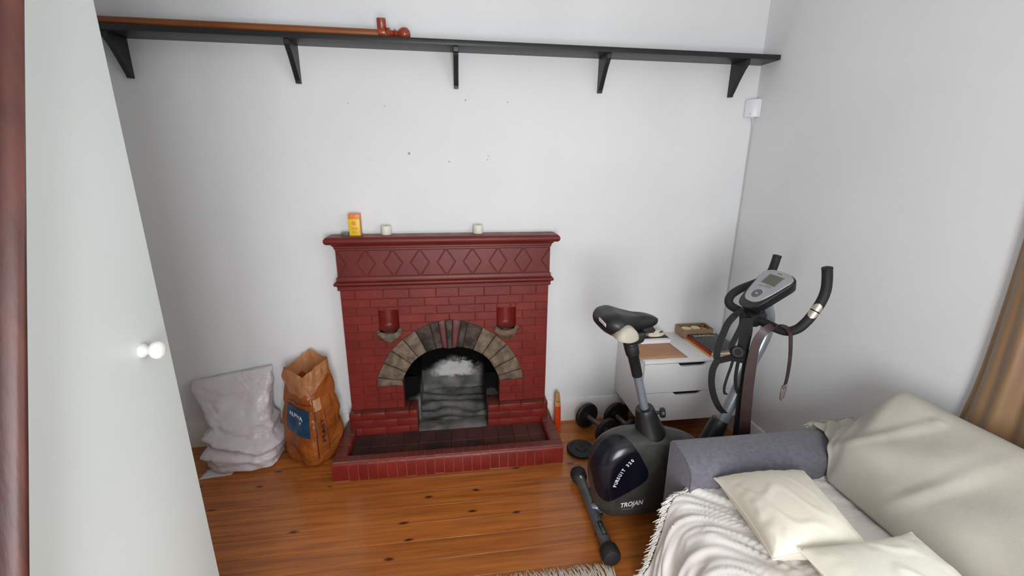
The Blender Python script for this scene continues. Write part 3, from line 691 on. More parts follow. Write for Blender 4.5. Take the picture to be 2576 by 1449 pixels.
# corner sensor with its cable
se = thing('alarm_sensor', 'small white plastic alarm sensor in the wall corner under shelf', 'sensor', (1.72, -.03, 1.87))
poly = [(XR-.0005, -.0005), (XR-.066, -.0005), (XR-.068, -.012), (XR-.055, -.034), (XR-.034, -.052), (XR-.012, -.060), (XR-.0005, -.058)]
MB().prism(poly, lambda u, v, k: V((u, v, 1.868 if k == 0 else 1.962))).build('housing', 'pvc', se, bevel=.004, seg=2, smooth=40)
MB().lathe([(.014, 0), (.011, -.004), (.002, -.007)], (XR-.030, -.030, 1.869), (0, 0, 1), 16).build('lens', 'pvc', se, smooth=50)
MB().lathe([(.002, 0), (.002, .001)], (XR-.0506, -.0395, 1.884), (-.62, -.78, 0), 8).build('indicator', 'wick', se)
MB().tube([(XR-.022, -.020, 1.866), (XR-.006, -.006, 1.82), (XR-.005, -.005, 1.5), (XR-.0045, -.0045, .9), (XR-.005, -.005, .16)], .002, 8).build('cable', 'wire', se, smooth=50)

# ------------------------------------------------------------------ white cupboard with knob
cup = thing('cupboard', 'tall white flush-door cupboard with a round white knob', 'cupboard', (-1.2, -1.9, 0))
boxo('body', (XL+.001, -2.36, 0.06), (-0.6560, -1.425, 2.40), 'cupwhite', cup, bevel=.002)
boxo('plinth', (XL+.02, -2.34, 0), (-0.69, -1.44, 0.062), 'cupwhite', cup, bevel=.001)
for ya_, yb_, kn in ((-1.888, -1.423, True), (-2.36, -1.892, False)):
    dr = boxo('door', (-0.6555, ya_, 0.07), (-0.633, yb_, 2.39), 'cupwhite', cup, bevel=.0015)
    ky = -1.510 if kn else -2.27
    MB().lathe([(.0150, 0), (.0155, .002), (.0140, .006), (.0095, .011), (.0090, .015), (.0125, .019), (.0178, .024), (.0192, .030), (.0175, .037), (.0120, .041), (.004, .043)], (-.6335, ky, 1.220), (1, 0, 0), 32).build('knob', 'knobwhite', dr, smooth=60)

# added dark brown drape standing for a lens-edge blur; no real curtain
dc = thing('blur_drape', 'made-up dark brown drape for a lens-edge blur before the cupboard', 'curtain', (-.525, -2.3, 0.02))
def dcf(u, v):
    z = lerp(0.03, 2.44, v); ye = -1.845+0.31*(z-1.455)
    y = lerp(ye, ye-.22, u); wv = 0.022*math.sin(u*19+0.6*math.sin(v*5))*min(1, u*8+.2)
    return V((-0.525+wv, y, z))
MB().grid(60, 24, dcf).build('drape', 'darkwood', dc, smooth=60, solid=.003)
MB().tube([(-.525, -1.50, 2.452), (-.525, -1.82, 2.452)], .012, 12).build('rail', 'darkwood', dc, smooth=40)  # rail and hangers added to hold the made-up drape
for k in range(9):
    yk = lerp(-1.545, -1.75, k/8)
    MB().tube([(-.525, yk, 2.46+.0), (-.525, yk, ZC)] if k in (0, 4, 8) else [(-.525, yk, 2.425), (-.525, yk, 2.452)], .004, 8).build('hanger' if k in (0, 4, 8) else 'hook', 'darkwood', dc)

# ------------------------------------------------------------------ bags beside the fireplace
wbag = thing('plastic_bag', 'crumpled white plastic bag of rubble leaning on the wall', 'bag', (-1.15, -.16, 0))
WZ = [0.0, .05, .13, .20, .27, .36, 1.0]
def sup(t, e): c, s_ = math.cos(t), math.sin(t); return math.copysign(abs(c)**e, c), math.copysign(abs(s_)**e, s_)
WR = [  # height, x0, x1, y0(front), y1(back)
    (0.0, -1.275, -.975, -.265, -.07), (.02, -1.30, -.955, -.30, -.05), (.07, -1.312, -.945, -.310, -.035), (.13, -1.318, -.940, -.300, -.025), (.185, -1.318, -.952, -.265, -.022),
    (.225, -1.318, -.985, -.215, -.022), (.29, -1.348, -1.000, -.165, -.022), (.36, -1.385, -.998, -.125, -.022), (.43, -1.420, -.990, -.090, -.022), (.475, -1.432, -.986, -.060, -.022), (.49, -1.42, -.99, -.045, -.024)]
def wbf(u, v):
    k = v*(len(WR)-1); i = min(int(k), len(WR)-2); f_ = k-i
    z, xa, xb, ya_, yb_ = [lerp(WR[i][j], WR[i+1][j], f_) for j in range(5)]
    t = 2*math.pi*u; c, s_ = sup(t, .55); hx, hy = (xb-xa)/2, (yb_-ya_)/2
    p = V(((xa+xb)/2+hx*c, (ya_+yb_)/2+hy*s_, z))
    # slanting mouth: higher towards the fireplace
    lift = smooth01((z-.25)/.24); p.z += lift*(-.075*(1-(p.x+1.43)/.445)+.012)
    a = .013*min(1, z/.03)
    c1_ = mnoise.voronoi(V((p.x*9+p.z*6, p.y*9, p.z*11-p.x*3)))[0]; c2_ = mnoise.voronoi(V((p.x*20-p.z*7, p.y*20, p.z*26+p.x*9)))[0]
    r = 1.5*(c1_[1]-c1_[0])+.7*(c2_[1]-c2_[0])-.7+.4*nz((p.x, p.y+3, p.z), 26)
    if .06 < z < .25: r += 1.2*math.sin(z*78+p.x*9+3*nz((p.x, z, 1), 6))*smooth01((.25-z)/.04)*smooth01((z-.06)/.04)
    d = V((c*hx, s_*hy*1.5, 0)).normalized()
    p += d*a*r; p.y = min(p.y, -.021); p.z = max(p.z, .0005)
    return p
mb = MB().grid(110, 70, wbf, wrap=True)
n = 110; mb.f.append(tuple(range(n-1, -1, -1)))
# crumpled closing of the mouth
top = list(range(70*n, 71*n)); cz = sum((mb.v[i] for i in top), V())/n; ci = len(mb.v); mb.v.append(cz+V((0, 0, -.02)))
mb.f += [(top[i], top[(i+1) % n], ci) for i in range(n)]
mb.build('sack', 'bagwhite', wbag, smooth=50)
fl_ = MB().grid(10, 6, lambda u, v: V((lerp(-1.300, -1.150, u)-.02*v, lerp(-.255, -.318, v)+.02*u, .0015+.012*(1-v)*(1-u*.3)+.006*abs(nz((u*3, v*3, 2), 1)))))
fl_.build('loose_corner', 'bagwhite', wbag, smooth=60, solid=.001)

obag = thing('amber_bag', 'open amber plastic building-plaster bag with blue print beside the hearth', 'bag', (-.765, -.165, 0))
OC = V((-.772, -.172)); OR = math.radians(-38)
OZ = [0, .02, .06, .14, .25, .36, .45, .56]
OA = [.098, .120, .132, .138, .135, .124, .112, .108]     # half sizes of the two sides
OB = [.090, .112, .120, .124, .118, .104, .094, .088]
def obp(u, z, off=0.0, rag=True):
    a = clos(OZ, OA, z); b = clos(OZ, OB, z); t = 2*math.pi*u; c, s_ = sup(t, .5)
    x, y = c*(a+off), s_*(b+off)
    c1_ = mnoise.voronoi(V((c*1.6+z*4, s_*1.6, z*8)))[0]; r = (c1_[1]-c1_[0]-.3)*.020+nz((c*3, s_*3, z*16), 1.2)*.005
    k = min(1, z/.04); l = math.hypot(x, y)+1e-6; x += x/l*r*k; y += y/l*r*k
    ca, sa = math.cos(OR), math.sin(OR); lean = -.0*z
    p = V((OC.x+x*ca-y*sa+lean, OC.y+x*sa+y*ca+.03*z, z))
    if z > .40: p.z += (z-.40)/.16*(.026*math.sin(2*math.pi*u+.3)+.012*math.sin(2*math.pi*u*3+1)+.005*math.sin(2*math.pi*u*7))
    p.z = max(p.z, .0006)
    return p
def mouth(u): return .450+.030*math.sin(2*math.pi*u*2+.5)+.016*math.sin(2*math.pi*u*5)+.008*math.sin(2*math.pi*u*11)
mb = MB().grid(96, 48, lambda u, v: obp(u, mouth(u)*v), wrap=True); mb.f.append(tuple(range(95, -1, -1)))
mb.build('film', 'bagorange', obag, smooth=50)
MB().grid(96, 16, lambda u, v: obp(u, lerp(mouth(u), .56, v)), wrap=True).build('open_mouth', 'bagpale', obag, smooth=50)
_t = [0.0]; _q = [obp(i/720, .25) for i in range(721)]
for i in range(720): _t.append(_t[-1]+(_q[i+1]-_q[i]).length)
def us(s_):
    s_ = (s_ % 1.0)*_t[-1]
    lo, hi = 0, 720
    while hi-lo > 1:
        m_ = (lo+hi)//2
        if _t[m_] <= s_: lo = m_
        else: hi = m_
    return (lo+(s_-_t[lo])/max(1e-9, _t[hi]-_t[lo]))/720
mb = MB(); ring = [obp(i/40, .37, -.006) for i in range(40)]; c0 = sum(ring, V())/40+V((0, 0, .02)); mb.add(ring+[c0], [(i, (i+1) % 40, 40) for i in range(40)])
mb.build('contents', 'bagsand', obag, smooth=60)
def wrap_patch(name, u0, u1, z0, z1, m, off=.0042, nu=14, nv=12, skew=0.0):
    return MB().grid(nu, nv, lambda u, v: obp(us(lerp(u0, u1, u)), lerp(z0, z1, v)+skew*u, off)).build(name, m, obag, smooth=60)
# the faces: -y side of the rotated square is u = 0.75; left face u 0.5..0.75, right face 0.75..1
UL0, UL1 = 0.695, 0.880
wrap_patch('blue_print', UL0, UL1, .215, .365, 'bagblue', skew=-.02)
lettering('lettering', 'ALPHA', lambda x, y: obp(us(lerp(UL0, UL1, .14+x*.21)), .310+y*.032-.006*x, .0055), 'print', obag, bold=.01)
lettering('lettering', 'P', lambda x, y: obp(us(lerp(UL0, UL1, .62+x*.21)), .268+y*.026, .0055), 'print', obag, bold=.01)
lettering('lettering', 'PLAST', lambda x, y: obp(us(.972-y*.032), .150+x*.050, .0045), 'bagink', obag, bold=.015)
wrap_patch('print_frame', .915, .919, .06, .36, 'bagink', nu=2, nv=20); wrap_patch('print_frame', .990, .994, .09, .33, 'bagink', nu=2, nv=20)
wrap_patch('paper_scrap', .912, .972, .335, .400, 'kraft', off=.0035)
wrap_patch('print_line', .70, .90, .385, .388, 'bagink', nu=12, nv=1, skew=-.01)
wrap_patch('print_line', .70, .86, .362, .365, 'bagink', nu=12, nv=1, skew=-.012)

# oversized pencil behind the hearth kerb
pc = thing('giant_pencil', 'oversized orange wooden pencil standing against fireplace side', 'pencil', (.655, -.100, 0))
hexp = lambda r, o=0: [(r*math.cos(math.radians(60*i+o)), r*.9*math.sin(math.radians(60*i+o))) for i in range(6)]
tl = lambda z: (.651+.02*z*0, -.112+.16*z)
def hexseg(z0, z1, r0, r1): 
    def fn(u, v, k):
        z = z0 if k == 0 else z1; r = r0 if k == 0 else r1; x, y = tl(z); return V((x+u*r, y+v*r, z))
    return MB().prism(hexp(1, 30), fn)
hexseg(0.0, .158, .0215, .0215).build('barrel', 'pencilorange', pc, bevel=.001, seg=1, smooth=20)
hexseg(.1575, .215, .0212, .0178).build('cut_wood', 'pencilwood', pc, smooth=20)
hexseg(.2145, .238, .0178, .0140).build('tip', 'pencilwood', pc, smooth=20)
MB().add([V((tl(.19)[0]-.013, tl(.19)[1]-.0178, .196)), V((tl(.19)[0]+.013, tl(.19)[1]-.0178, .196)), V((tl(.19)[0], tl(.19)[1]-.0183, .182)), V((tl(.19)[0], tl(.19)[1]-.0180, .189))], [(0, 2, 3), (3, 2, 1)]).build('dark_notch', 'wick', pc)

# ------------------------------------------------------------------ dumbbells and loose plate
def plate_mesh(mb, c, d, r=.082, th=.026):
    return mb.lathe([(.014, -th/2), (.030, -th/2), (.032, -th/2+.004), (r*.72, -th/2+.004), (r*.78, -th/2), (r-.006, -th/2), (r, -th/2+.006), (r, th/2-.006), (r-.006, th/2), (r*.78, th/2), (r*.72, th/2-.004), (.032, th/2-.004), (.030, th/2), (.014, th/2)], c, d, 40)
def dumbbell(a, b, label):
    a, b = V(a), V(b); d = (b-a).normalized(); t = thing('dumbbell', label, 'dumbbell', ((a+b)/2-V((0, 0, a.z))), 'dumbbells by the cabinet')
    MB().tube([a-d*.065, b+d*.065], .0125, 16).build('bar', 'chrome', t, smooth=40)
    MB().tube([a+d*.02, b-d*.02], .0150, 16).build('grip', 'greytube', t, smooth=40)
    for p, s_ in ((a, -1), (b, 1)):
        plate_mesh(MB(), p, d).build('weight_plate', 'iron', t, smooth=35)
        MB().lathe([(.018, 0), (.021, .003), (.021, .013), (.018, .016)], p+d*s_*.014, d*s_, 14).build('collar', 'chrome', t, smooth=40)
dumbbell((.838, -.105, .082), (.905, -.285, .082), 'black dumbbell lying in front of skirting next to the loose plate')
dumbbell((1.020, -.120, .082), (1.062, -.300, .082), 'black dumbbell half under the white drawer cabinet')
lp = thing('weight_plate', 'loose black weight plate lying flat on the floor boards', 'weight plate', (.735, -.338, 0))
plate_mesh(MB(), (.735, -.338, .012), (0, 0, 1), .082, .023).build('disc', 'iron', lp, smooth=35)
MB().lathe([(.030, 0), (.030, .002), (.024, .0035), (.014, .0035)], (.735, -.338, .0232), (0, 0, 1), 28).build('hub', 'iron', lp, smooth=35)
MB().lathe([(.0135, 0), (.0135, .0006)], (.735, -.338, .0265), (0, 0, 1), 20).build('bore', 'wick', lp)

# ------------------------------------------------------------------ white drawer cabinet
CX0, CX1, CY0, CZ0, CZ1 = 1.048, 1.640, -.399, .199, .576
cb = thing('drawer_cabinet', 'low white two-drawer cabinet standing on legs in the corner', 'cabinet', ((CX0+CX1)/2, -.2, 0))
boxo('side_panel', (CX0, CY0+.019, CZ0), (CX0+.016, -.001, CZ1-.018), 'white', cb, bevel=.001)
boxo('side_panel', (CX1-.016, CY0+.019, CZ0), (CX1, -.001, CZ1-.018), 'white', cb, bevel=.001)
boxo('top_panel', (CX0, CY0, CZ1-.018), (CX1, -.001, CZ1), 'white', cb, bevel=.0012)
boxo('bottom_panel', (CX0+.016, CY0+.019, CZ0), (CX1-.016, -.001, CZ0+.016), 'white', cb, bevel=.001)
boxo('shade_box', (CX0+.016, CY0+.03, CZ0+.016), (CX1-.016, -.002, CZ1-.0185), 'shadowgap', cb, bevel=0)  # solid dark box, painted as the shade behind the handle cut-outs
hx = 1.330
for z0_, z1_, dxh in ((.381, .5555, 0.0), (.200, .3785, -.012)):
    x0_, x1_ = CX0+.001, CX1-.001; h0, h1 = hx-.088+dxh, hx+.088+dxh
    poly = [(x0_, z0_), (x1_, z0_), (x1_, z1_), (h1, z1_), (h1-.010, z1_-.012), (h1-.020, z1_-.019), (h1-.030, z1_-.021), (h0+.030, z1_-.021), (h0+.020, z1_-.019), (h0+.010, z1_-.012), (h0, z1_), (x0_, z1_)]
    MB().prism(poly, lambda u, v, k: V((u, CY0 if k else CY0+.0185, v))).build('drawer_front', 'white', cb, bevel=.0008, seg=1, smooth=30)
for x in (CX0+.07, CX1-.07):
    for y in (CY0+.08, -.06): MB().tube([(x, y, 0), (x, y, CZ0+.002)], [.013, .019], 14).build('leg', 'darkwood', cb, smooth=40)
ZT = CZ1
# things on the cabinet
kp = thing('kraft_paper', 'folded sheet of brown kraft paper at cabinet front edge', 'paper', (1.17, -.3, ZT))
A_, B_, C_, D_ = at(1600, 906, 2, ZT+.001), at(1731, 899, 2, ZT+.001), at(1680, 860, 2, ZT+.001), at(1585, 866, 2, ZT+.001)
for k in range(2):
    def kf(u, v, k=k):
        p = A_.lerp(B_, u).lerp(D_.lerp(C_, u), v); return V((p.x-.004*k, max(p.y, CY0-.004)+.005*k, ZT+.0008+.0022*k+.0012*(1+math.sin(u*11+k*2))*(1-v)))
    MB().grid(16, 8, kf).build('sheet', 'kraft', kp, smooth=60, solid=.0012)
wt = thing('paper_tray', 'shallow white box lid lying on the kraft paper behind saddle', 'box', (1.215, -.11, ZT+.005))
za = ZT+.0055
t_ = MB().box((1.123, -.175, za), (1.300, -.063, za+.0029))
t_.box((1.120, -.178, za), (1.303, -.175, za+.024)).box((1.120, -.063, za), (1.303, -.060, za+.024)).box((1.120, -.175, za), (1.123, -.063, za+.024)).box((1.300, -.175, za), (1.303, -.063, za+.024))
t_.build('tray', 'paper', wt)
bk = thing('notebook', 'slim dark covered notebook inside the white box lid', 'notebook', (1.21, -.115, za+.003))
boxo('page_block', (1.128, -.170, za+.0030), (1.293, -.070, za+.030), 'pages', bk, bevel=.001)
boxo('cover', (1.127, -.171, za+.030), (1.294, -.069, za+.033), 'darkprint', bk, bevel=.001)
cl = thing('fabric_bundle', 'crumpled cream cloth bundle on top of the dark notebook', 'cloth', (1.235, -.11, za+.033))
def cbf(u, v):
    t = 2*math.pi*u; r = math.sin(math.pi*min(1, v*1.0)*.5+.0)
    rr = 1+.22*nz((math.cos(t)*2, math.sin(t)*2, v*2), 1.3); z = .034*(1-v*v)*(1+.5*nz((math.cos(t)*v*3, math.sin(t)*v*3, 7), 1))
    return V((1.232+.056*v*math.cos(t)*rr, -.115+.040*v*math.sin(t)*rr, za+.0325+max(z, 0)))
MB().grid(40, 12, cbf, wrap=True).build('cloth_body', 'creamfluff', cl, smooth=60)
MB().box((1.205, -.150, za+.052), (1.250, -.120, za+.055)).build('paper_scrap', 'paper', cl)
MB().tube([(1.248, -.148, za+.056), (1.262, -.138, za+.060), (1.270, -.140, za+.058)], .004, 8).build('black_clip', 'black', cl, smooth=40)
bb = thing('patterned_pouch', 'small blue and white patterned pouch beside the cream cloth', 'pouch', (1.15, -.13, za+.033))
MB().grid(20, 10, lambda u, v: V((1.152+.026*math.cos(2*math.pi*u)*math.cos(math.pi*(v-.5)), -.135+.026*math.sin(2*math.pi*u)*math.cos(math.pi*(v-.5)), za+.0525+.020*math.sin(math.pi*(v-.5)))), wrap=True).build('pouch_body', 'blueprint', bb, smooth=60)
def book(name, label, cat, a, b, cover, rot=0.0, spine=True):
    t = thing(name, label, cat, ((a[0]+b[0])/2, (a[1]+b[1])/2, a[2]))
    boxo('page_block', (a[0]+.003, a[1]+.002, a[2]+.001), (b[0]-.002, b[1]-.002, b[2]-.001), 'pages', t, bevel=0)
    boxo('front_cover', (a[0], a[1], b[2]-.0012), (b[0], b[1], b[2]), cover, t, bevel=.0004)
    boxo('back_cover', (a[0], a[1], a[2]), (b[0], b[1], a[2]+.0012), cover, t, bevel=.0004)
    boxo('spine', (a[0]-.0006, a[1], a[2]), (a[0]+.002, b[1], b[2]), cover, t, bevel=.0006)
    return t
book('book', 'thin yellow book at the bottom of the pile on cabinet', 'book', (1.430, -.392, ZT), (1.632, -.014, ZT+.009), 'bookyellow')
book('book', 'thick bright red book under the dark magazine', 'book', (1.438, -.386, ZT+.009), (1.628, -.128, ZT+.026), 'bookred')
mg = book('magazine', 'dark grey magazine with white title lying on the red book', 'magazine', (1.442, -.382, ZT+.026), (1.630, -.126, ZT+.032), 'magblack')
zl = ZT+.0323
lettering('lettering', 'DURACELL', lambda x, y: V((1.462+x*.0268, -.168+y*.034, zl)), 'print', mg, bold=.02)
for k, (xa, xb, y) in enumerate(((1.505, 1.545, -.186), (1.490, 1.575, -.197))):
    boxo('print_line', (xa, y, zl-.0002), (xb, y+.006, zl+.0002), 'greyprint', mg, bevel=0)
ct = thing('carton_tray', 'open brown cardboard box of small crafts on the cabinet corner', 'box', (1.515, -.066, ZT+.009))
xa, xb, ya_, yb_, za2, hh = 1.418, 1.612, -.120, -.014, ZT+.009, .050
c_ = MB().box((xa+.003, ya_+.003, za2), (xb-.003, yb_-.003, za2+.003))
for p, q in (((xa, ya_), (xb, ya_+.003)), ((xa, yb_-.003), (xb, yb_)), ((xa, ya_+.003), (xa+.003, yb_-.003)), ((xb-.003, ya_+.003), (xb, yb_-.003))): c_.box((p[0], p[1], za2), (q[0], q[1], za2+hh))
c_.build('box_walls', 'carton', ct)
def disc_item(name, label, cat, c, r, h, m, tilt=(0, .1, 1)):
    o = MB().lathe([(r*.9, 0), (r, h*.2), (r, h*.8), (r*.85, h)], c, tilt, 24).build(name, m, None, smooth=40)
    return tag(o, label, cat)
disc_item('cotton_pad', 'round cream pad lying at left in the cardboard box', 'pad', (1.458, -.072, za2+.020), .032, .026, 'creamfluff')
disc_item('cotton_pad', 'round cream pad lying in the middle of the cardboard box', 'pad', (1.522, -.068, za2+.018), .030, .028, 'creamfluff', (.05, .05, 1))
tag(MB().box((1.556, -.104, za2+.003), (1.588, -.060, za2+.040)).build('wooden_block', 'woodbit', None, bevel=.003, smooth=40), 'small pale wooden block in the cardboard box', 'block')
tag(MB().tube([(1.570, -.045, za2+.016), (1.600, -.030, za2+.046)], .011, 12).build('wooden_peg', 'rod', None, smooth=40), 'short brown wooden peg in the cardboard box corner', 'peg')

# ------------------------------------------------------------------ exercise bike
BC = -.83
bike = thing('exercise_bike', 'grey and black upright exercise bike with silver handlebar post', 'exercise bike', (1.0, BC, 0))
# rear stabiliser
A_, B_ = V((.646, -.592, .042)), V((.640, -1.066, .042)); d = (B_-A_).normalized()
rs = MB().tube([A_, B_], .0245, 22).build('rear_stabiliser', 'greytube', bike, smooth=40)
for p, s_ in ((A_, -1), (B_, 1)):
    MB().lathe([(.026, -.030), (.034, -.028), (.039, -.020), (.041, .0), (.041, .016), (.036, .028), (.020, .034), (.001, .035)], p+d*s_*.004, d*s_, 26).build('end_cap', 'rubber', rs, smooth=40)
boxo('white_mark', (.640, -.640, .0655), (.648, -.622, .0672), 'print', rs, bevel=0)
for k, (xa, xb, ya_, yb_, zz, m_) in enumerate(((.632, .652, -1.000, -.920, .0662, 'black'), (.637, .646, -.945, -.922, .0680, 'chrome'), (.636, .648, -.990, -.950, .0680, 'greytube'))):
    boxo('level_clip', (xa, ya_, .060), (xb, yb_, zz), m_, rs, bevel=.001)
MB().tube([(.640, BC, .050), (.72, BC, .075), (.80, BC, .10)], .022, 14).build('rear_frame', 'bluegrey', bike, smooth=40)
for y in (-.70, -.87): MB().lathe([(.009, 0), (.009, .010), (.004, .014)], (.668, y, .046), (1, 0, .2), 8).build('bolt', 'black', rs)
# shroud
OUT = [(.612, .300), (.622, .355), (.652, .405), (.70, .442), (.76, .462), (.83, .466), (.93, .462), (1.0, .440), (1.06, .420), (1.12, .385), (1.18, .330), (1.21, .270), (1.20, .200), (1.15, .130), (1.07, .060), (.95, .036), (.82, .030), (.72, .036), (.668, .058), (.638, .105), (.622, .18), (.612, .24)]
def closed(pts, n):
    P3 = [V((x, 0, z)) for x, z in pts]; m = len(P3); out = []
    for i in range(m):
        p0, p1, p2, p3 = P3[i-1], P3[i], P3[(i+1) % m], P3[(i+2) % m]
        for k in range(n):
            t = k/n; q = 0.5*((2*p1)+(p2-p0)*t+(2*p0-5*p1+4*p2-p3)*t*t+(3*p1-p0-3*p2+p3)*t**3); out.append((q.x, q.z))
    return out
OUTL = closed(OUT, 5)
def dist_out(x, z):
    best = 9
    for i in range(len(OUTL)):
        a, b = OUTL[i], OUTL[(i+1) % len(OUTL)]; ex, ez = b[0]-a[0], b[1]-a[1]; t = max(0, min(1, ((x-a[0])*ex+(z-a[1])*ez)/(ex*ex+ez*ez+1e-12)))
        best = min(best, math.hypot(x-a[0]-ex*t, z-a[1]-ez*t))
    return best
def sh_y(x, z, T=.090, R=.075):
    dd = min(1, dist_out(x, z)/R); return T*math.sqrt(max(0, 1-(1-dd)**2))
cxs, czs = .90, .265
def shroud(sgn):
    rings = [0, .02, .05, .09, .14, .2, .3, .45, .65, .85]
    m = len(OUTL); mb = MB(); vs = []
    for k, t in enumerate(rings):
        for (x, z) in OUTL:
            xx, zz = lerp(x, cxs, t), lerp(z, czs, t); vs.append(V((xx, BC+sgn*(sh_y(xx, zz) if t > 0 else 0), zz)))
    fs = [(k*m+i, k*m+(i+1) % m, (k+1)*m+(i+1) % m, (k+1)*m+i) for k in range(len(rings)-1) for i in range(m)]
    fs.append(tuple((len(rings)-1)*m+i for i in range(m)))
    return mb.add(vs, fs).build('shroud_half', 'shroud', bike, smooth=60)
sn = shroud(-1); sf = shroud(1)
# dark inlay on the near half: outline in the face plane
INL = [(.613, .310), (.624, .365), (.658, .412), (.708, .446), (.756, .452), (.792, .415), (.832, .345), (.852, .300), (.846, .262), (.800, .225), (.730, .186), (.680, .164), (.652, .170), (.632, .200), (.620, .250)]
ILL = closed(INL, 4); ic = (.725, .300)
mb = MB(); rings = [0, .08, .16, .25, .35, .45, .55, .66, .78, .9]; m = len(ILL); vs = []
for t in rings:
    for x, z in ILL:
        xx, zz = lerp(x, ic[0], t), lerp(z, ic[1], t); yy_ = sh_y(xx, zz); k_ = .0045*(1-yy_/.09); ln_ = math.hypot(xx-cxs, zz-czs); vs.append(V((xx+(xx-cxs)/ln_*k_, BC-yy_-.0024, zz+(zz-czs)/ln_*k_)))
fs = [(k*m+i, k*m+(i+1) % m, (k+1)*m+(i+1) % m, (k+1)*m+i) for k in range(len(rings)-1) for i in range(m)]+[tuple((len(rings)-1)*m+i for i in range(m))]
mb.add(vs, fs).build('dark_inlay', 'inlay', sn, smooth=60)
# lettering on the shroud: PURSUIT 320 on an arc, TROJAN below
txt = 'PURSUIT 320'
p0, p1, p2 = V((.700, 0, .240)), V((.716, 0, .318)), V((.778, 0, .376))
def bez(t): return p0*(1-t)**2+p1*2*t*(1-t)+p2*t*t
for i, ch in enumerate(txt):
    if ch == ' ': continue
    t = (i+.5)/len(txt); p = bez(t); q = (bez(t+.01)-bez(t-.01)).normalized(); nrm = V((-q.z, 0, q.x)); hgt = .0155
    wch = {'I': .12, 'U': .36, '3': .28, '2': .28, '0': .28}.get(ch, .31)
    def fn(x, y, p=p, q=q, nrm=nrm, wch=wch):
        r = p+q*((x-wch)*hgt*1.22)+nrm*((y-.35)*hgt*1.45); return V((r.x, BC-sh_y(r.x, r.z)-.0034, r.z))
    lettering('lettering', ch, fn, 'print', sn, bold=.04)
lettering('lettering', 'TROJAN', lambda x, y: (lambda X, Z: V((X, BC-sh_y(X, Z)-.0015, Z)))(.735+x*.0285+y*.004, .126+y*.034+x*.0022), 'print', sn, bold=.025)
for (xa, xb, z) in ((.716, .735, .116), (.850, .862, .152)):
    MB().grid(4, 1, lambda u, v: V((lerp(xa, xb, u), BC-sh_y(lerp(xa, xb, u), z)-.0015, z+.004*v*(1-u)+.003*u))).build('red_mark', 'redprint', sn)
MB().grid(8, 1, lambda u, v: V((lerp(.745, .80, u), BC-sh_y(lerp(.745, .80, u), .117)-.0015, .114+.003*v))).build('small_print', 'greyprint', sn)
# crank and pedals
MB().lathe([(.05, 0), (.05, .006), (.02, .016)], (1.02, BC-.088, .28), (0, -1, 0), 24).build('crank_cover', 'black', bike, smooth=40)
for s_, ang in ((-1, -20), (1, 160)):
    a = math.radians(ang); yk = BC+s_*.108; e = V((1.02+.16*math.cos(a), yk, .28+.16*math.sin(a)))
    cr = MB().tube([(1.02, yk, .28), e], .011, 10).build('crank', 'chrome', bike, smooth=40)
    ye = yk+s_*.045; boxo('pedal', (e.x-.045, ye-.032, e.z-.013), (e.x+.045, ye+.032, e.z+.013), 'black', cr, bevel=.005)
# seat post boot, post, sleeve
pa, pb = V((.888, BC, .435)), V((.752, BC, .900)); pd = (pb-pa).normalized()
MB().lathe([(.070, -.012), (.071, .004), (.066, .020), (.058, .050), (.050, .085), (.044, .115), (.042, .130), (.038, .138), (.024, .138)], pa, pd, 30).build('post_boot', 'black', bike, smooth=50)
MB().tube([pa+pd*.10, pb], .0185, 20).build('seat_post', 'bluegrey', bike, smooth=40)
sl = MB().lathe([(.0215, 0), (.0225, .003), (.0235, .10), (.0260, .103), (.0290, .110), (.0305, .150), (.0290, .155), (.0310, .160), (.0290, .165), (.0310, .172), (.030, .200)], pa+pd*.305, pd, 24).build('post_sleeve', 'black', bike, smooth=40)
kb = V((.905, BC-.010, .545))
MB().tube([kb-V((.02, 0, 0)), kb+V((.018, -.004, .002))], .008, 10).build('knob_stem', 'black', bike, smooth=40)
MB().lathe([(.012, 0), (.020, .002), (.023, .008), (.023, .018), (.019, .023), (.004, .024)], kb+V((.012, -.003, .001)), (.95, -.3, .1), 16).build('adjust_knob', 'black', bike, smooth=30)
# saddle
SX0, SX1 = .592, .868
def sad(u, v):
    s_ = .5-.5*math.cos(math.pi*v)
    x = lerp(SX0, SX1, s_); e = math.sqrt(max(0, 1-abs(2*s_-1)**5))
    wd = clos([0, .12, .28, .45, .62, .8, 1], [.088, .105, .110, .086, .055, .042, .036], s_)*e
    zt = clos([0, .12, .28, .45, .62, .8, 1], [1.018, 1.036, 1.040, 1.026, 1.016, 1.012, 1.002], s_)
    zb_ = clos([0, .12, .28, .45, .62, .8, 1], [.972, .945, .925, .928, .942, .946, .955], s_)
    zc = (zt+zb_)/2; hz = (zt-zb_)/2*(.25+.75*e)
    t = 2*math.pi*u; c, s2 = sup(t, .72)
    dip = .006*math.exp(-(c*2.2)**2)*(1 if s2 > 0 else 0)*(1 if .1 < s_ < .7 else .3)
    flare = 1.0 if s2 >= 0 else 1-.28*abs(s2)
    return V((x, BC+wd*c*flare, zc+hz*s2-dip))
mb = MB().grid(40, 30, sad, wrap=True); mb.build('saddle', 'black', bike, smooth=70)
cdx = at(1577, 851, 1, BC-.108)
def dome(u, v):
    t = math.pi*u; w_ = min(1, v/.85); x = math.cos(t)*w_; back = max(0, v-.85)/.15
    return V((cdx.x+.047*x, cdx.y-.004-.022*math.sqrt(max(0, 1-w_*w_))+.050*back, cdx.z+.050*math.sin(t)*w_-.010*(1-x*x)*(1-math.sin(t)*w_)))
MB().grid(28, 12, dome).build('spring_cover', 'cream', bike, smooth=60)
MB().prism([(.665, .945), (.800, .950), (.790, .905), (.720, .890)], lambda u, v, k: V((u, BC+(-.060 if k == 0 else .060), v))).build('saddle_pan', 'black', bike, bevel=.010, seg=3, smooth=50)
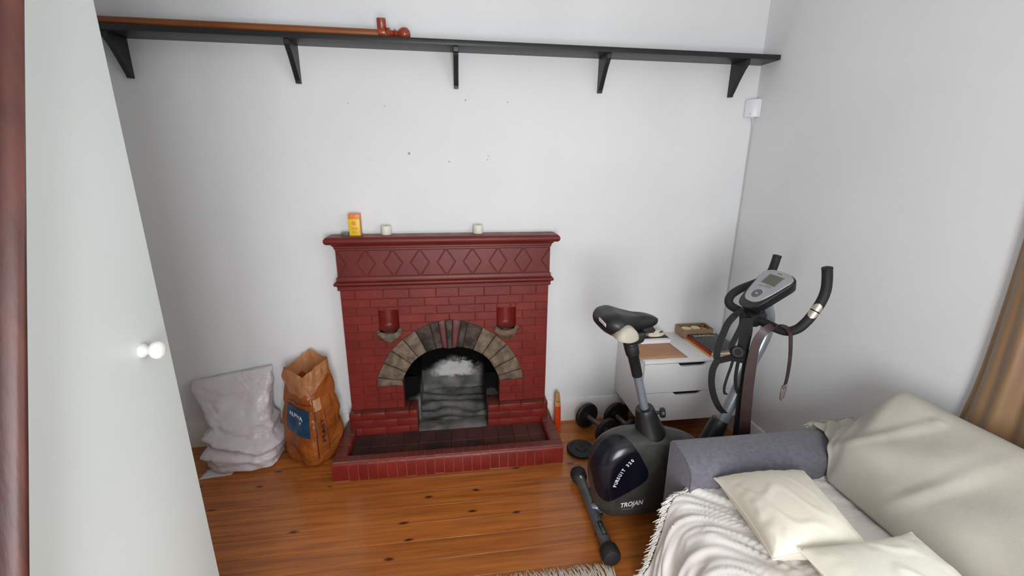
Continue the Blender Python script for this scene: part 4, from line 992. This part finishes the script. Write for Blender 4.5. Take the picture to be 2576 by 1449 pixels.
MB().prism([(.775, .955), (.835, .968), (.858, .940), (.845, .930), (.800, .928), (.770, .930)], lambda u, v, k: V((u, BC+(-.022 if k == 0 else .022), v))).build('nose_support', 'rubber', bike, bevel=.006, smooth=40)
lb = at(1513, 805, 1, BC-.088); lb2 = at(1521, 812, 1, BC-.10)
def labf(x, y):   # badge on the rear near corner
    a = V((.5965, BC-.052, 1.010)); b = V((.6120, BC-.089, .994)); dd = b-a; up = V((-.05, -.10, 1)).normalized()
    p = a+dd*x+up*y; return p+V((-.75, -.6, 0)).normalized()*.004
MB().add([labf(0, 0), labf(1, 0), labf(1, .014), labf(0, .014)], [(0, 1, 2, 3)]).build('badge', 'print', bike, solid=.001)
lettering('lettering', 'TROJAN', lambda x, y: labf(.06+x*.235, .0025+y*.012)+V((-.75, -.6, 0)).normalized()*.001, 'wick', bike, bold=.01)
# handlebar post with boot
post = spline([(1.175, BC, .30), (1.235, BC, .470), (1.322, BC, .724), (1.378, BC, .885), (1.378, BC, .975), (1.350, BC, 1.040)], 8)
MB().tube(post, .0265, 22).build('handlebar_post', 'silver', bike, smooth=60)
MB().lathe([(.050, 0), (.046, .10), (.040, .19), (.036, .205), (.027, .206)], (1.160, BC, .285), V((.087, 0, .254)), 24).build('front_boot', 'black', bike, smooth=40)
MB().tube([(1.18, BC, .10), (1.30, BC, .075), (1.48, BC, .050)], .024, 14).build('front_frame', 'greytube', bike, smooth=40)
fs_ = MB().tube([(1.48, -.60, .042), (1.48, -.965, .042)], .0245, 18).build('front_stabiliser', 'greytube', bike, smooth=40)
for y, s_ in ((-.60, 1), (-.965, -1)):
    MB().lathe([(.026, -.030), (.039, -.020), (.041, .0), (.041, .016), (.036, .028), (.001, .035)], (1.48, y, .042), (0, s_, 0), 20).build('end_cap', 'rubber', fs_, smooth=40)
# handlebar
near = px_path([(1892, 795, -.83), (1935, 818, -.90), (1975, 833, -.955), (2005, 828, -.985), (2030, 808, -1.0), (2050, 783, -1.005), (2068, 755, -1.005), (2078, 728, -1.005), (2081, 700, -1.005), (2081, 676, -1.005)], 6)
far = px_path([(1892, 795, -.83), (1862, 782, -.765), (1840, 770, -.725), (1833, 758, -.705), (1840, 742, -.69), (1862, 727, -.68), (1895, 714, -.67), (1925, 700, -.665), (1942, 680, -.66), (1955, 645, -.66)], 6)
hb_ = MB().tube(near, .0185, 20).build('handlebar', 'rubber', bike, smooth=60)
MB().tube(far, .0185, 20).build('handlebar', 'rubber', bike, smooth=60)
for pth in (near, far):
    MB().lathe([(.0185, -.002), (.0195, .0), (.0195, .004), (.012, .007), (.001, .008)], pth[-1], pth[-1]-pth[-2], 20).build('grip_end', 'rubber', hb_, smooth=40)
# pulse pads on the near bar (two chrome halves)
pc_ = near[30]; pdv = (near[32]-near[28]).normalized(); vw = (CAM-pc_); vw = (vw-pdv*vw.dot(pdv)).normalized(); sdv = pdv.cross(vw)
for s_ in (-1, 1):
    def pf(u, v, s_=s_):
        a = lerp(-1, 1, u); l = (0.0025+.030*v)*s_; wmax = .95*math.sqrt(max(0, 1-v**2.2)); ang = a*wmax
        return pc_+pdv*l+(vw*math.cos(ang)+sdv*math.sin(ang))*.0225
    MB().grid(10, 8, pf).build('pulse_pad', 'padmetal', hb_, smooth=60)
c0 = at(1888, 797, 1, BC)
MB().tube([c0+V((0, .045, .012)), c0+V((0, -.045, -.004))], .030, 18).build('clamp', 'black', bike, bevel=.004, smooth=40)
boxo('clamp_block', (c0.x-.020, BC-.030, c0.z-.030), (c0.x+.055, BC+.030, c0.z+.022), 'black', bike, bevel=.006)
MB().lathe([(.010, 0), (.012, .002), (.012, .05), (.010, .055)], c0+V((-.022, -.012, -.005)), (-.2, -.2, -1), 12).build('clamp_lever', 'black', bike, smooth=40)
# console
O_ = V((1.262, BC, 1.020)); U_ = V((0, -1, 0)); W_ = V((.139, 0, .122)).normalized(); N_ = U_.cross(W_).normalized()
if N_.z < 0: N_ = -N_
CL = .213
def con_out(sc, lo=0.0, hi=CL):
    half = [(.018, lo), (.040, lo+.008), (.057, lo+.026), (.070, lo+.055), (.082, lerp(lo, hi, .5)), (.092, lerp(lo, hi, .7)), (.097, hi-.040), (.093, hi-.018), (.066, hi-.004), (.030, hi+.002)]
    return closed([(x*sc, y) for x, y in half]+[(-x*sc, y) for x, y in reversed(half)], 3)
def con(u, v, h): return O_+U_*u+W_*v+N_*h
co = MB().prism(con_out(1.0, -.006, CL), lambda u, v, k: con(u*(1 if k else .86), lerp(v, v*.86+.012, 1-k), 0.014 if k else -.030)).build('console', 'black', bike, bevel=.006, seg=3, smooth=40)
MB().prism(con_out(.90, .030, CL-.004), lambda u, v, k: con(u, v, .0185 if k else .012)).build('console_face', 'consolesilver', co, bevel=.002, smooth=40)
MB().prism([(-.040, .132), (.040, .132), (.040, .182), (-.040, .182)], lambda u, v, k: con(u, v, .0192 if k else .017)).build('display', 'lcd', co, bevel=.0006, seg=1)
fr = MB()
for a, b in (((-.043, .129), (.043, .132)), ((-.043, .182), (.043, .185)), ((-.043, .129), (-.040, .185)), ((.040, .129), (.043, .185))):
    fr.prism([(a[0], a[1]), (b[0], a[1]), (b[0], b[1]), (a[0], b[1])], lambda u, v, k: con(u, v, .0198 if k else .017))
fr.build('display_frame', 'silver', co)
MB().prism([(.026*math.cos(t), .074+.024*math.sin(t)) for t in [2*math.pi*i/28 for i in range(28)]], lambda u, v, k: con(u, v, .0205 if k else .017)).build('round_button', 'button', co, bevel=.001, smooth=40)
MB().prism([(.029*math.cos(t), .074+.027*math.sin(t)) for t in [2*math.pi*i/28 for i in range(28)]], lambda u, v, k: con(u, v, .0194 if k else .017)).build('button_ring', 'chrome', co, smooth=40)
MB().prism([(-.007, .072), (.007, .072), (.007, .076), (-.007, .076)], lambda u, v, k: con(u, v, .0209 if k else .019)).build('button_print', 'print', co)
for a, b, y in ((-.012, .012, .196), (-.040, -.018, .112), (.0, .030, .122), (-.030, .034, .116)):
    MB().prism([(a, y), (b, y), (b, y+.003), (a, y+.003)], lambda u, v, k: con(u, v, .0189 if k else .017)).build('face_print', 'greyprint' if y < .19 else 'redprint', co)
MB().tube([con(0, .06, -.028), c0+V((.045, 0, .015))], .020, 12).build('console_neck', 'black', bike, smooth=40)

# ------------------------------------------------------------------ strap harness and belt hanging on the handlebar
hn = thing('strap_harness', 'black webbing strap harness with round ring hanging on bike post', 'harness', (1.25, -.88, .6))
def strap(name, pl, wd, side=(.8, -.4, .1), m='web', parent=hn, th=.003, n=6):
    return MB().ribbon(px_path(pl, n), wd, side, th).build(name, m, parent, smooth=40)
YH = -.872
strap('loop_strap', [(1868, 778, -.80), (1852, 790, YH), (1832, 812, YH), (1820, 838, YH), (1808, 868, YH), (1803, 895, YH), (1806, 908, YH)], .027)
strap('loop_strap', [(1806, 905, YH), (1793, 930, YH), (1790, 966, YH), (1797, 1000, YH), (1811, 1028, YH), (1830, 1045, YH+.05)], .027)
strap('back_strap', [(1866, 785, -.84), (1866, 815, YH), (1850, 850, YH), (1840, 872, YH), (1846, 892, YH), (1858, 900, YH)], .022)
strap('wide_strap', [(1878, 800, -.875), (1878, 830, -.885), (1872, 860, -.885), (1866, 890, -.885), (1860, 912, -.885)], [.046]*25)
strap('cross_strap', [(1868, 905, -.885), (1845, 900, YH), (1825, 903, YH), (1805, 908, YH)], .030, (.1, 0, 1))
strap('tail_strap', [(1846, 900, YH), (1838, 925, YH), (1829, 950, YH), (1822, 975, YH), (1823, 990, YH), (1829, 990, YH)], .011)
strap('tail_strap', [(1858, 905, YH), (1853, 930, YH), (1850, 960, YH), (1856, 990, YH)], .014)
strap('hanging_tail', [(1888, 890, -.885), (1880, 960, -.885), (1868, 1030, -.885), (1858, 1110, -.885), (1850, 1180, -.885)], .055)
rc = at(1857, 886, 1, -.895); fw = (CAM-rc).normalized()
rg = MB().lathe([(.015, -.006), (.026, -.006), (.028, 0), (.026, .006), (.0235, .008), (.021, .006), (.015, .006)], rc, fw, 28).build('ring_housing', 'black', hn, smooth=40)
MB().lathe([(.0150, .004), (.0185, .0085), (.0205, .004)], rc, fw, 28).build('ring', 'greytube', rg, smooth=40)
MB().lathe([(.0148, -.004), (.0148, .0072)], rc, fw, 20).build('hollow_shade_disc', 'web', rg)  # flush black disc, shade of the open hollow put into its colour
p = at(1893, 895, 1, -.90); boxo('strap_buckle', (p.x-.022, p.y-.006, p.z-.03), (p.x+.022, p.y+.006, p.z+.028), 'black', hn, bevel=.004)

bl = thing('leather_belt', 'dark brown leather belt with silver buckle draped over handlebar', 'belt', (1.33, -.97, .65))
bp_ = px_path([(1871, 1120, -.935), (1876, 1040, -.935), (1884, 960, -.935), (1893, 900, -.935), (1903, 862, -.938), (1920, 836, -.945), (1942, 821, -.950), (1960, 818, -.955)], 7)
MB().ribbon(bp_, [lerp(.046, .030, min(1, i/42)) for i in range(len(bp_))], (.86, -.45, .25), .003).build('strap', 'belt', bl, smooth=40)
bp2 = px_path([(1960, 818, -.955), (1978, 824, -.985), (1988, 840, -.998), (1989, 870, -.992), (1987, 905, -.990), (1981, 945, -.990), (1974, 972, -.990)], 7)
MB().ribbon(bp2, .026, (.75, .35, .1), .003).build('strap', 'belt', bl, smooth=40)
q0 = at(1974, 968, 1, -.992); q1 = at(1967, 1000, 1, -.992); dv = (q1-q0).normalized(); sv = V((.80, .35, .25)); sv = (sv-dv*sv.dot(dv)).normalized()
for k in range(2):
    q = q0+dv*(.004+.011*k); MB().tube([q-sv*.017, q+sv*.017], .004, 8).build('keeper', 'chrome', bl, smooth=40)
L_ = (q1-q0).length
loopp = [q0+dv*.018-sv*.019, q0+dv*.018+sv*.019, q0+dv*(L_+.002)+sv*.015, q0+dv*(L_+.012)-sv*.001, q0+dv*(L_)-sv*.017, q0+dv*.018-sv*.019]
MB().tube(loopp, .0026, 8).build('buckle', 'chrome', bl, smooth=40)
MB().tube([q0+dv*.016, q0+dv*(L_+.008)], .002, 8).build('prong', 'chrome', bl, smooth=40)

# ------------------------------------------------------------------ sofa
SYF, SYN = -1.038, -2.46       # far / near end
sofa = thing('sofa', 'grey fabric sofa with padded arms against the right wall', 'sofa', (1.3, -1.75, 0))
boxo('base', (.890, SYN+.01, .060), (1.672, SYF-.01, .300), 'sofagrey', sofa, bevel=.015)
def arm(y0_, y1_, flip):
    prof = [(y0_, .05), (y0_, .538), (y0_-.012*flip, .552), (y0_-.050*flip, .553), (y1_+.050*flip, .545), (y1_+.014*flip, .522), (y1_, .492), (y1_, .05)]
    return MB().prism(prof, lambda u, v, k: V((.868 if k == 0 else 1.672, u, v))).build('arm', 'sofagrey', sofa, bevel=.008, seg=3, smooth=45)
ar = arm(SYF, SYF-.172, 1); arm(SYN, SYN+.172, -1)
sm = [(SYF-.004, .06), (SYF-.004, .535), (SYF-.016, .551), (SYF-.052, .5535), (SYF-.122, .5455), (SYF-.158, .523), (SYF-.1715, .492), (SYF-.1715, .06)]
MB().tube([V((.870, y, z)) for y, z in sm], .0032, 8).build('piping', 'sofagrey', ar, smooth=50)
boxo('seat_cushion', (.860, SYN+.175, .290), (1.46, SYF-.175, .420), 'sofagrey', sofa, bevel=.03)
MB().prism([(1.44, .28), (1.59, .745), (1.635, .765), (1.672, .745), (1.672, .06), (1.46, .06)], lambda u, v, k: V((u, SYF-.20 if k == 0 else SYN+.16, v))).build('backrest', 'sofagrey', sofa, bevel=.02, seg=3, smooth=45)
for x in (.93, 1.64):
    for y in (SYF-.08, SYN+.08): MB().tube([(x, y, 0), (x, y, .065)], [.018, .024], 12).build('leg', 'darkwood', sofa, smooth=40)

# throw on the seat
ts = thing('seat_throw', 'white cotton throw with fringe spread over the sofa seat', 'throw', (1.0, -1.75, .3))
prof = [(1.470, .452), (1.400, .434), (1.20, .430), (1.00, .436), (.895, .434), (.838, .412), (.812, .360), (.798, .28), (.785, .20), (.770, .10), (.760, .045)]
pl_ = [V((x, 0, z)) for x, z in prof]; PS = spline(pl_, 8)
def tsf(u, v):
    k = v*(len(PS)-1); i = min(int(k), len(PS)-2); p = PS[i].lerp(PS[i+1], k-i); tn = (PS[min(i+2, len(PS)-1)]-PS[max(i-1, 0)]).normalized(); nn = V((tn.z, 0, -tn.x))
    if nn.z < -.2 or nn.x > .5: nn = -nn
    hang = smooth01((v-.42)/.25)
    y = lerp(SYF-.166-.0*hang, SYN+.18, u)+.055*hang*(1-u)*smooth01((v-.5)/.4)*(1 if u < .08 else 0)*0
    far_ = smooth01(1-u/.05)
    # folds: run along the profile, closer together on the hanging part
    q = y*1.0+p.x*.55
    q2 = y+p.x*.85+.10*nz((y*3, p.x*3, p.z*3), 1)
    a1 = 1-abs(nz((q2*13, v*2.0, 0), 1.0))*2.6; a2 = 1-abs(nz((q2*29+4, v*3.2, 5), 1.0))*2.4
    f_ = .013*max(0, a1)**1.5*lerp(.55, 1.25, hang)+.007*max(0, a2)**1.5+.004*nz((y*9, v*9, 2), 1)+.004
    pp = V((p.x, y, p.z))+nn*f_
    pp.x -= .05*hang*(v-.42)*(.5+.5*nz((y*5, 0, 3), 1))
    return pp
MB().grid(230, 70, tsf).build('cloth', 'throwwhite', ts, smooth=70, solid=.004)
def fringe(name, pts, dirs, length, rad, parent, m, per=1):
    mb = MB()
    for p, d_ in zip(pts, dirs):
        for k in range(per):
            o = V(p)+V((random.uniform(-.004, .004), random.uniform(-.004, .004), random.uniform(-.003, .003))); dd = V(d_)+V((random.uniform(-.35, .35), random.uniform(-.35, .35), random.uniform(-.25, .15)))
            ln = length*random.uniform(.6, 1.15); mid = o+dd.normalized()*ln*.5+V((0, 0, -.003)); e = mid+(dd+V((random.uniform(-.5, .5), random.uniform(-.5, .5), -.5))).normalized()*ln*.5
            mb.tube([o, mid, e], [rad, rad*1.15, rad*.5], 5, cap=False)
    o = mb.build(name, m, parent, smooth=60); o['kind'] = 'stuff'; return o
ed_ = [tsf(0, .40+.6*i/46) for i in range(47)]
fringe('fringe', [p+V((-.004, .004, .004)) for p in ed_], [(-.45, .45, -.55)]*47, .040, .0016, ts, 'throwwhite', 6)
ed_ = [tsf(i/260, 1.0) for i in range(261)]
fringe('hem_fringe', ed_, [(-.1, 0, -1)]*261, .035, .002, ts, 'throwwhite', 1)

# throw over the backrest
tb = thing('back_throw', 'beige cotton throw draped over the sofa backrest', 'throw', (1.55, -1.75, .6))
def tbf(u, v):
    y = lerp(SYF+.002, SYN+.10, u)
    e = smooth01((SYF-.03-y)/.21)              # 0 at the far end, 1 along the back
    zt = lerp(.572, .835, e); xb_ = lerp(1.500, 1.410, smooth01((SYF-.05-y)/.17)); zb_ = .566 if y > SYF-.14 else lerp(.566, .455, smooth01((SYF-.14-y)/.06))
    xt = lerp(1.600, 1.565, e)
    if v < .55:
        t = v/.55; x = lerp(xb_, xt, t)+.0; z = lerp(zb_, zt-.045*e, t); x += -.035*math.sin(math.pi*t)*e
    elif v < .85:
        t = (v-.55)/.30; a = lerp(160, 10, t); R = .050; x = xt+R*.95+R*math.cos(math.radians(a))*1.0; z = zt-.045*e-.012+R*math.sin(math.radians(a))*(.25+.75*e); z = max(z, zb_)
    else:
        t = (v-.85)/.15; x = xt+R_end(0)+.0; z = lerp(zt-.04*e, zt-.13*e, t)
    w1 = .010*math.sin((y*10+z*16)*1.6+2.5*nz((y*2, z*3, 1), 1.3))*smooth01(1-abs(v-.3)*2.2)
    w2 = .007*nz((y*7+z*3, z*5-y*2, 3), 1)+.012*max(0, 1-abs((y+1.50)+(z-.6)*.55)/.035)*smooth01(1-abs(v-.3)*2.4)+.010*max(0, 1-abs((y+1.32)+(z-.7)*.9)/.03)*(1 if v < .6 else 0)
    w3 = .012*math.sin(v*18+u*120)*smooth01(1-e*1.05)*.8
    d_ = w1+w2+w3
    return V((x-d_*.8-.004, y, z+d_*.55+.004))
def R_end(_): return .050*.95+.050*math.cos(math.radians(10))
MB().grid(170, 60, tbf).build('cloth', 'throwbeige', tb, smooth=70, solid=.004)
ed_ = [tbf(0, i/34*.85) for i in range(35)]
fringe('fringe', ed_, [(-.35, .50, -.35)]*35, .036, .0016, tb, 'throwbeige', 5)

# pillows
def pillow(name, label, corners, c, th, m, seed, zs):
    t = thing(name, label, 'pillow', (c[0], c[1], c[2]-th*.5))
    A, B, C2, D = [V(q) for q in corners]
    nn = (B-A).cross(D-A).normalized(); nn = nn if nn.z > 0 else -nn
    def fn(u, v, s_):
        a, b = 2*u-1, 2*v-1
        pin = 1-.10*(1-a*a)*abs(b)**3; pin2 = 1-.10*(1-b*b)*abs(a)**3
        uu, vv = .5+a*.5*pin2, .5+b*.5*pin
        p = A.lerp(B, uu).lerp(D.lerp(C2, uu), vv)
        h = ((1-a*a)*(1-b*b))**.42*th*.5
        edge = max(abs(a), abs(b))
        wr = (.006*nz((a*1.3+seed, b*1.3, s_), 1)+.0035*max(0, 1-abs(nz((a*1.7-b*.6+seed, b*.9+seed, s_+2), 1.2))*6))*min(1, (1-edge)*5)
        wr += .004*nz(((a if abs(b) > abs(a) else b)*5+seed, math.copysign(3, a+b), s_), 1)*smooth01((edge-.6)/.3)*(1-edge)*6
        return p+nn*(s_*(h+wr))
    mb = MB().grid(64, 64, lambda u, v: fn(u, v, 1)); mb.build('upper_side', m, t, smooth=70)
    MB().grid(40, 40, lambda u, v: fn(u, v, -1)).build('under_side', m, t, smooth=70)
    per = [fn(i/30, 0, 1) for i in range(31)]+[fn(1, i/30, 1) for i in range(1, 31)]+[fn(1-i/30, 1, 1) for i in range(1, 31)]+[fn(0, 1-i/30, 1) for i in range(1, 31)]
    MB().tube(per, .003, 8).build('seam', m, t, smooth=60)
    return t
zc1 = .525
pillow('pillow', 'plump cream pillow lying on the seat next to far arm', [at(1797, 1203, 2, .500), at(2022, 1186, 2, .520), at(2200, 1392, 2, .555), at(1945, 1408, 2, .520)], (1.1, -1.4, zc1), .150, 'pillow', 1.3, 1)
pillow('pillow', 'ivory pillow overlapping the near edge of the cream pillow', [V((.975, -1.585, .555)), V((1.330, -1.595, .575)), V((1.345, -1.95, .520)), V((.985, -1.95, .515))], (1.15, -1.75, .53), .140, 'pillow2', 4.1, 1)

# ------------------------------------------------------------------ curtain on the right wall
cu = thing('tan_curtain', 'tan satin curtain hanging behind the sofa beside window', 'curtain', (1.70, -1.55, .05))
def cuf(u, v):
    z = lerp(.06, 2.36, v); fl2 = .05*smooth01((1.0-z)/.5)
    y = lerp(-1.372+fl2*.5, -1.80-fl2, u)
    wv = .021*math.sin(u*21+.5*math.sin(v*4)+.6)+.010*math.sin(u*47+v*3)
    k = lerp(.7, 1.0, 1-v)
    return V((1.714+wv*k*.75, y+.006*math.sin(v*9+u*4), z))
MB().grid(110, 40, cuf).build('drape', 'curtain', cu, smooth=70, solid=.003)
rl = MB().tube([(1.712, -1.30, 2.375), (1.712, -3.30, 2.375)], .012, 12).build('rail', 'darkwood', cu, smooth=40)
for y in (-1.36, -2.3, -3.24): MB().tube([(1.712, y, 2.375), (XR-.001, y, 2.375)], .007, 8).build('rail_bracket', 'darkwood', rl, smooth=40)

# ------------------------------------------------------------------ fringed rug
rug = thing('rug', 'cream woven rug with a tasselled edge on the floor boards', 'rug', (.1, -1.6, 0))
boxo('pile', (-.55, -2.05, .0), (.640, -1.150, .009), 'rug', rug, bevel=.003)
fp_ = [V((lerp(-.545, .635, i/230), -1.150, .006)) for i in range(231)]
mb = MB()
for p in fp_:
    for k in range(2):
        o = p+V((random.uniform(-.003, .003), 0, random.uniform(-.003, .002))); ln = random.uniform(.045, .075); sx = random.uniform(-.028, .014)
        mb.tube([o, o+V((sx*.4, ln*.5, .008)), o+V((sx, ln, random.uniform(-.003, .006)))], [.0022, .002, .0009], 5, cap=False)
fr_ = mb.build('tassels', 'rug', rug, smooth=60); fr_['kind'] = 'stuff'
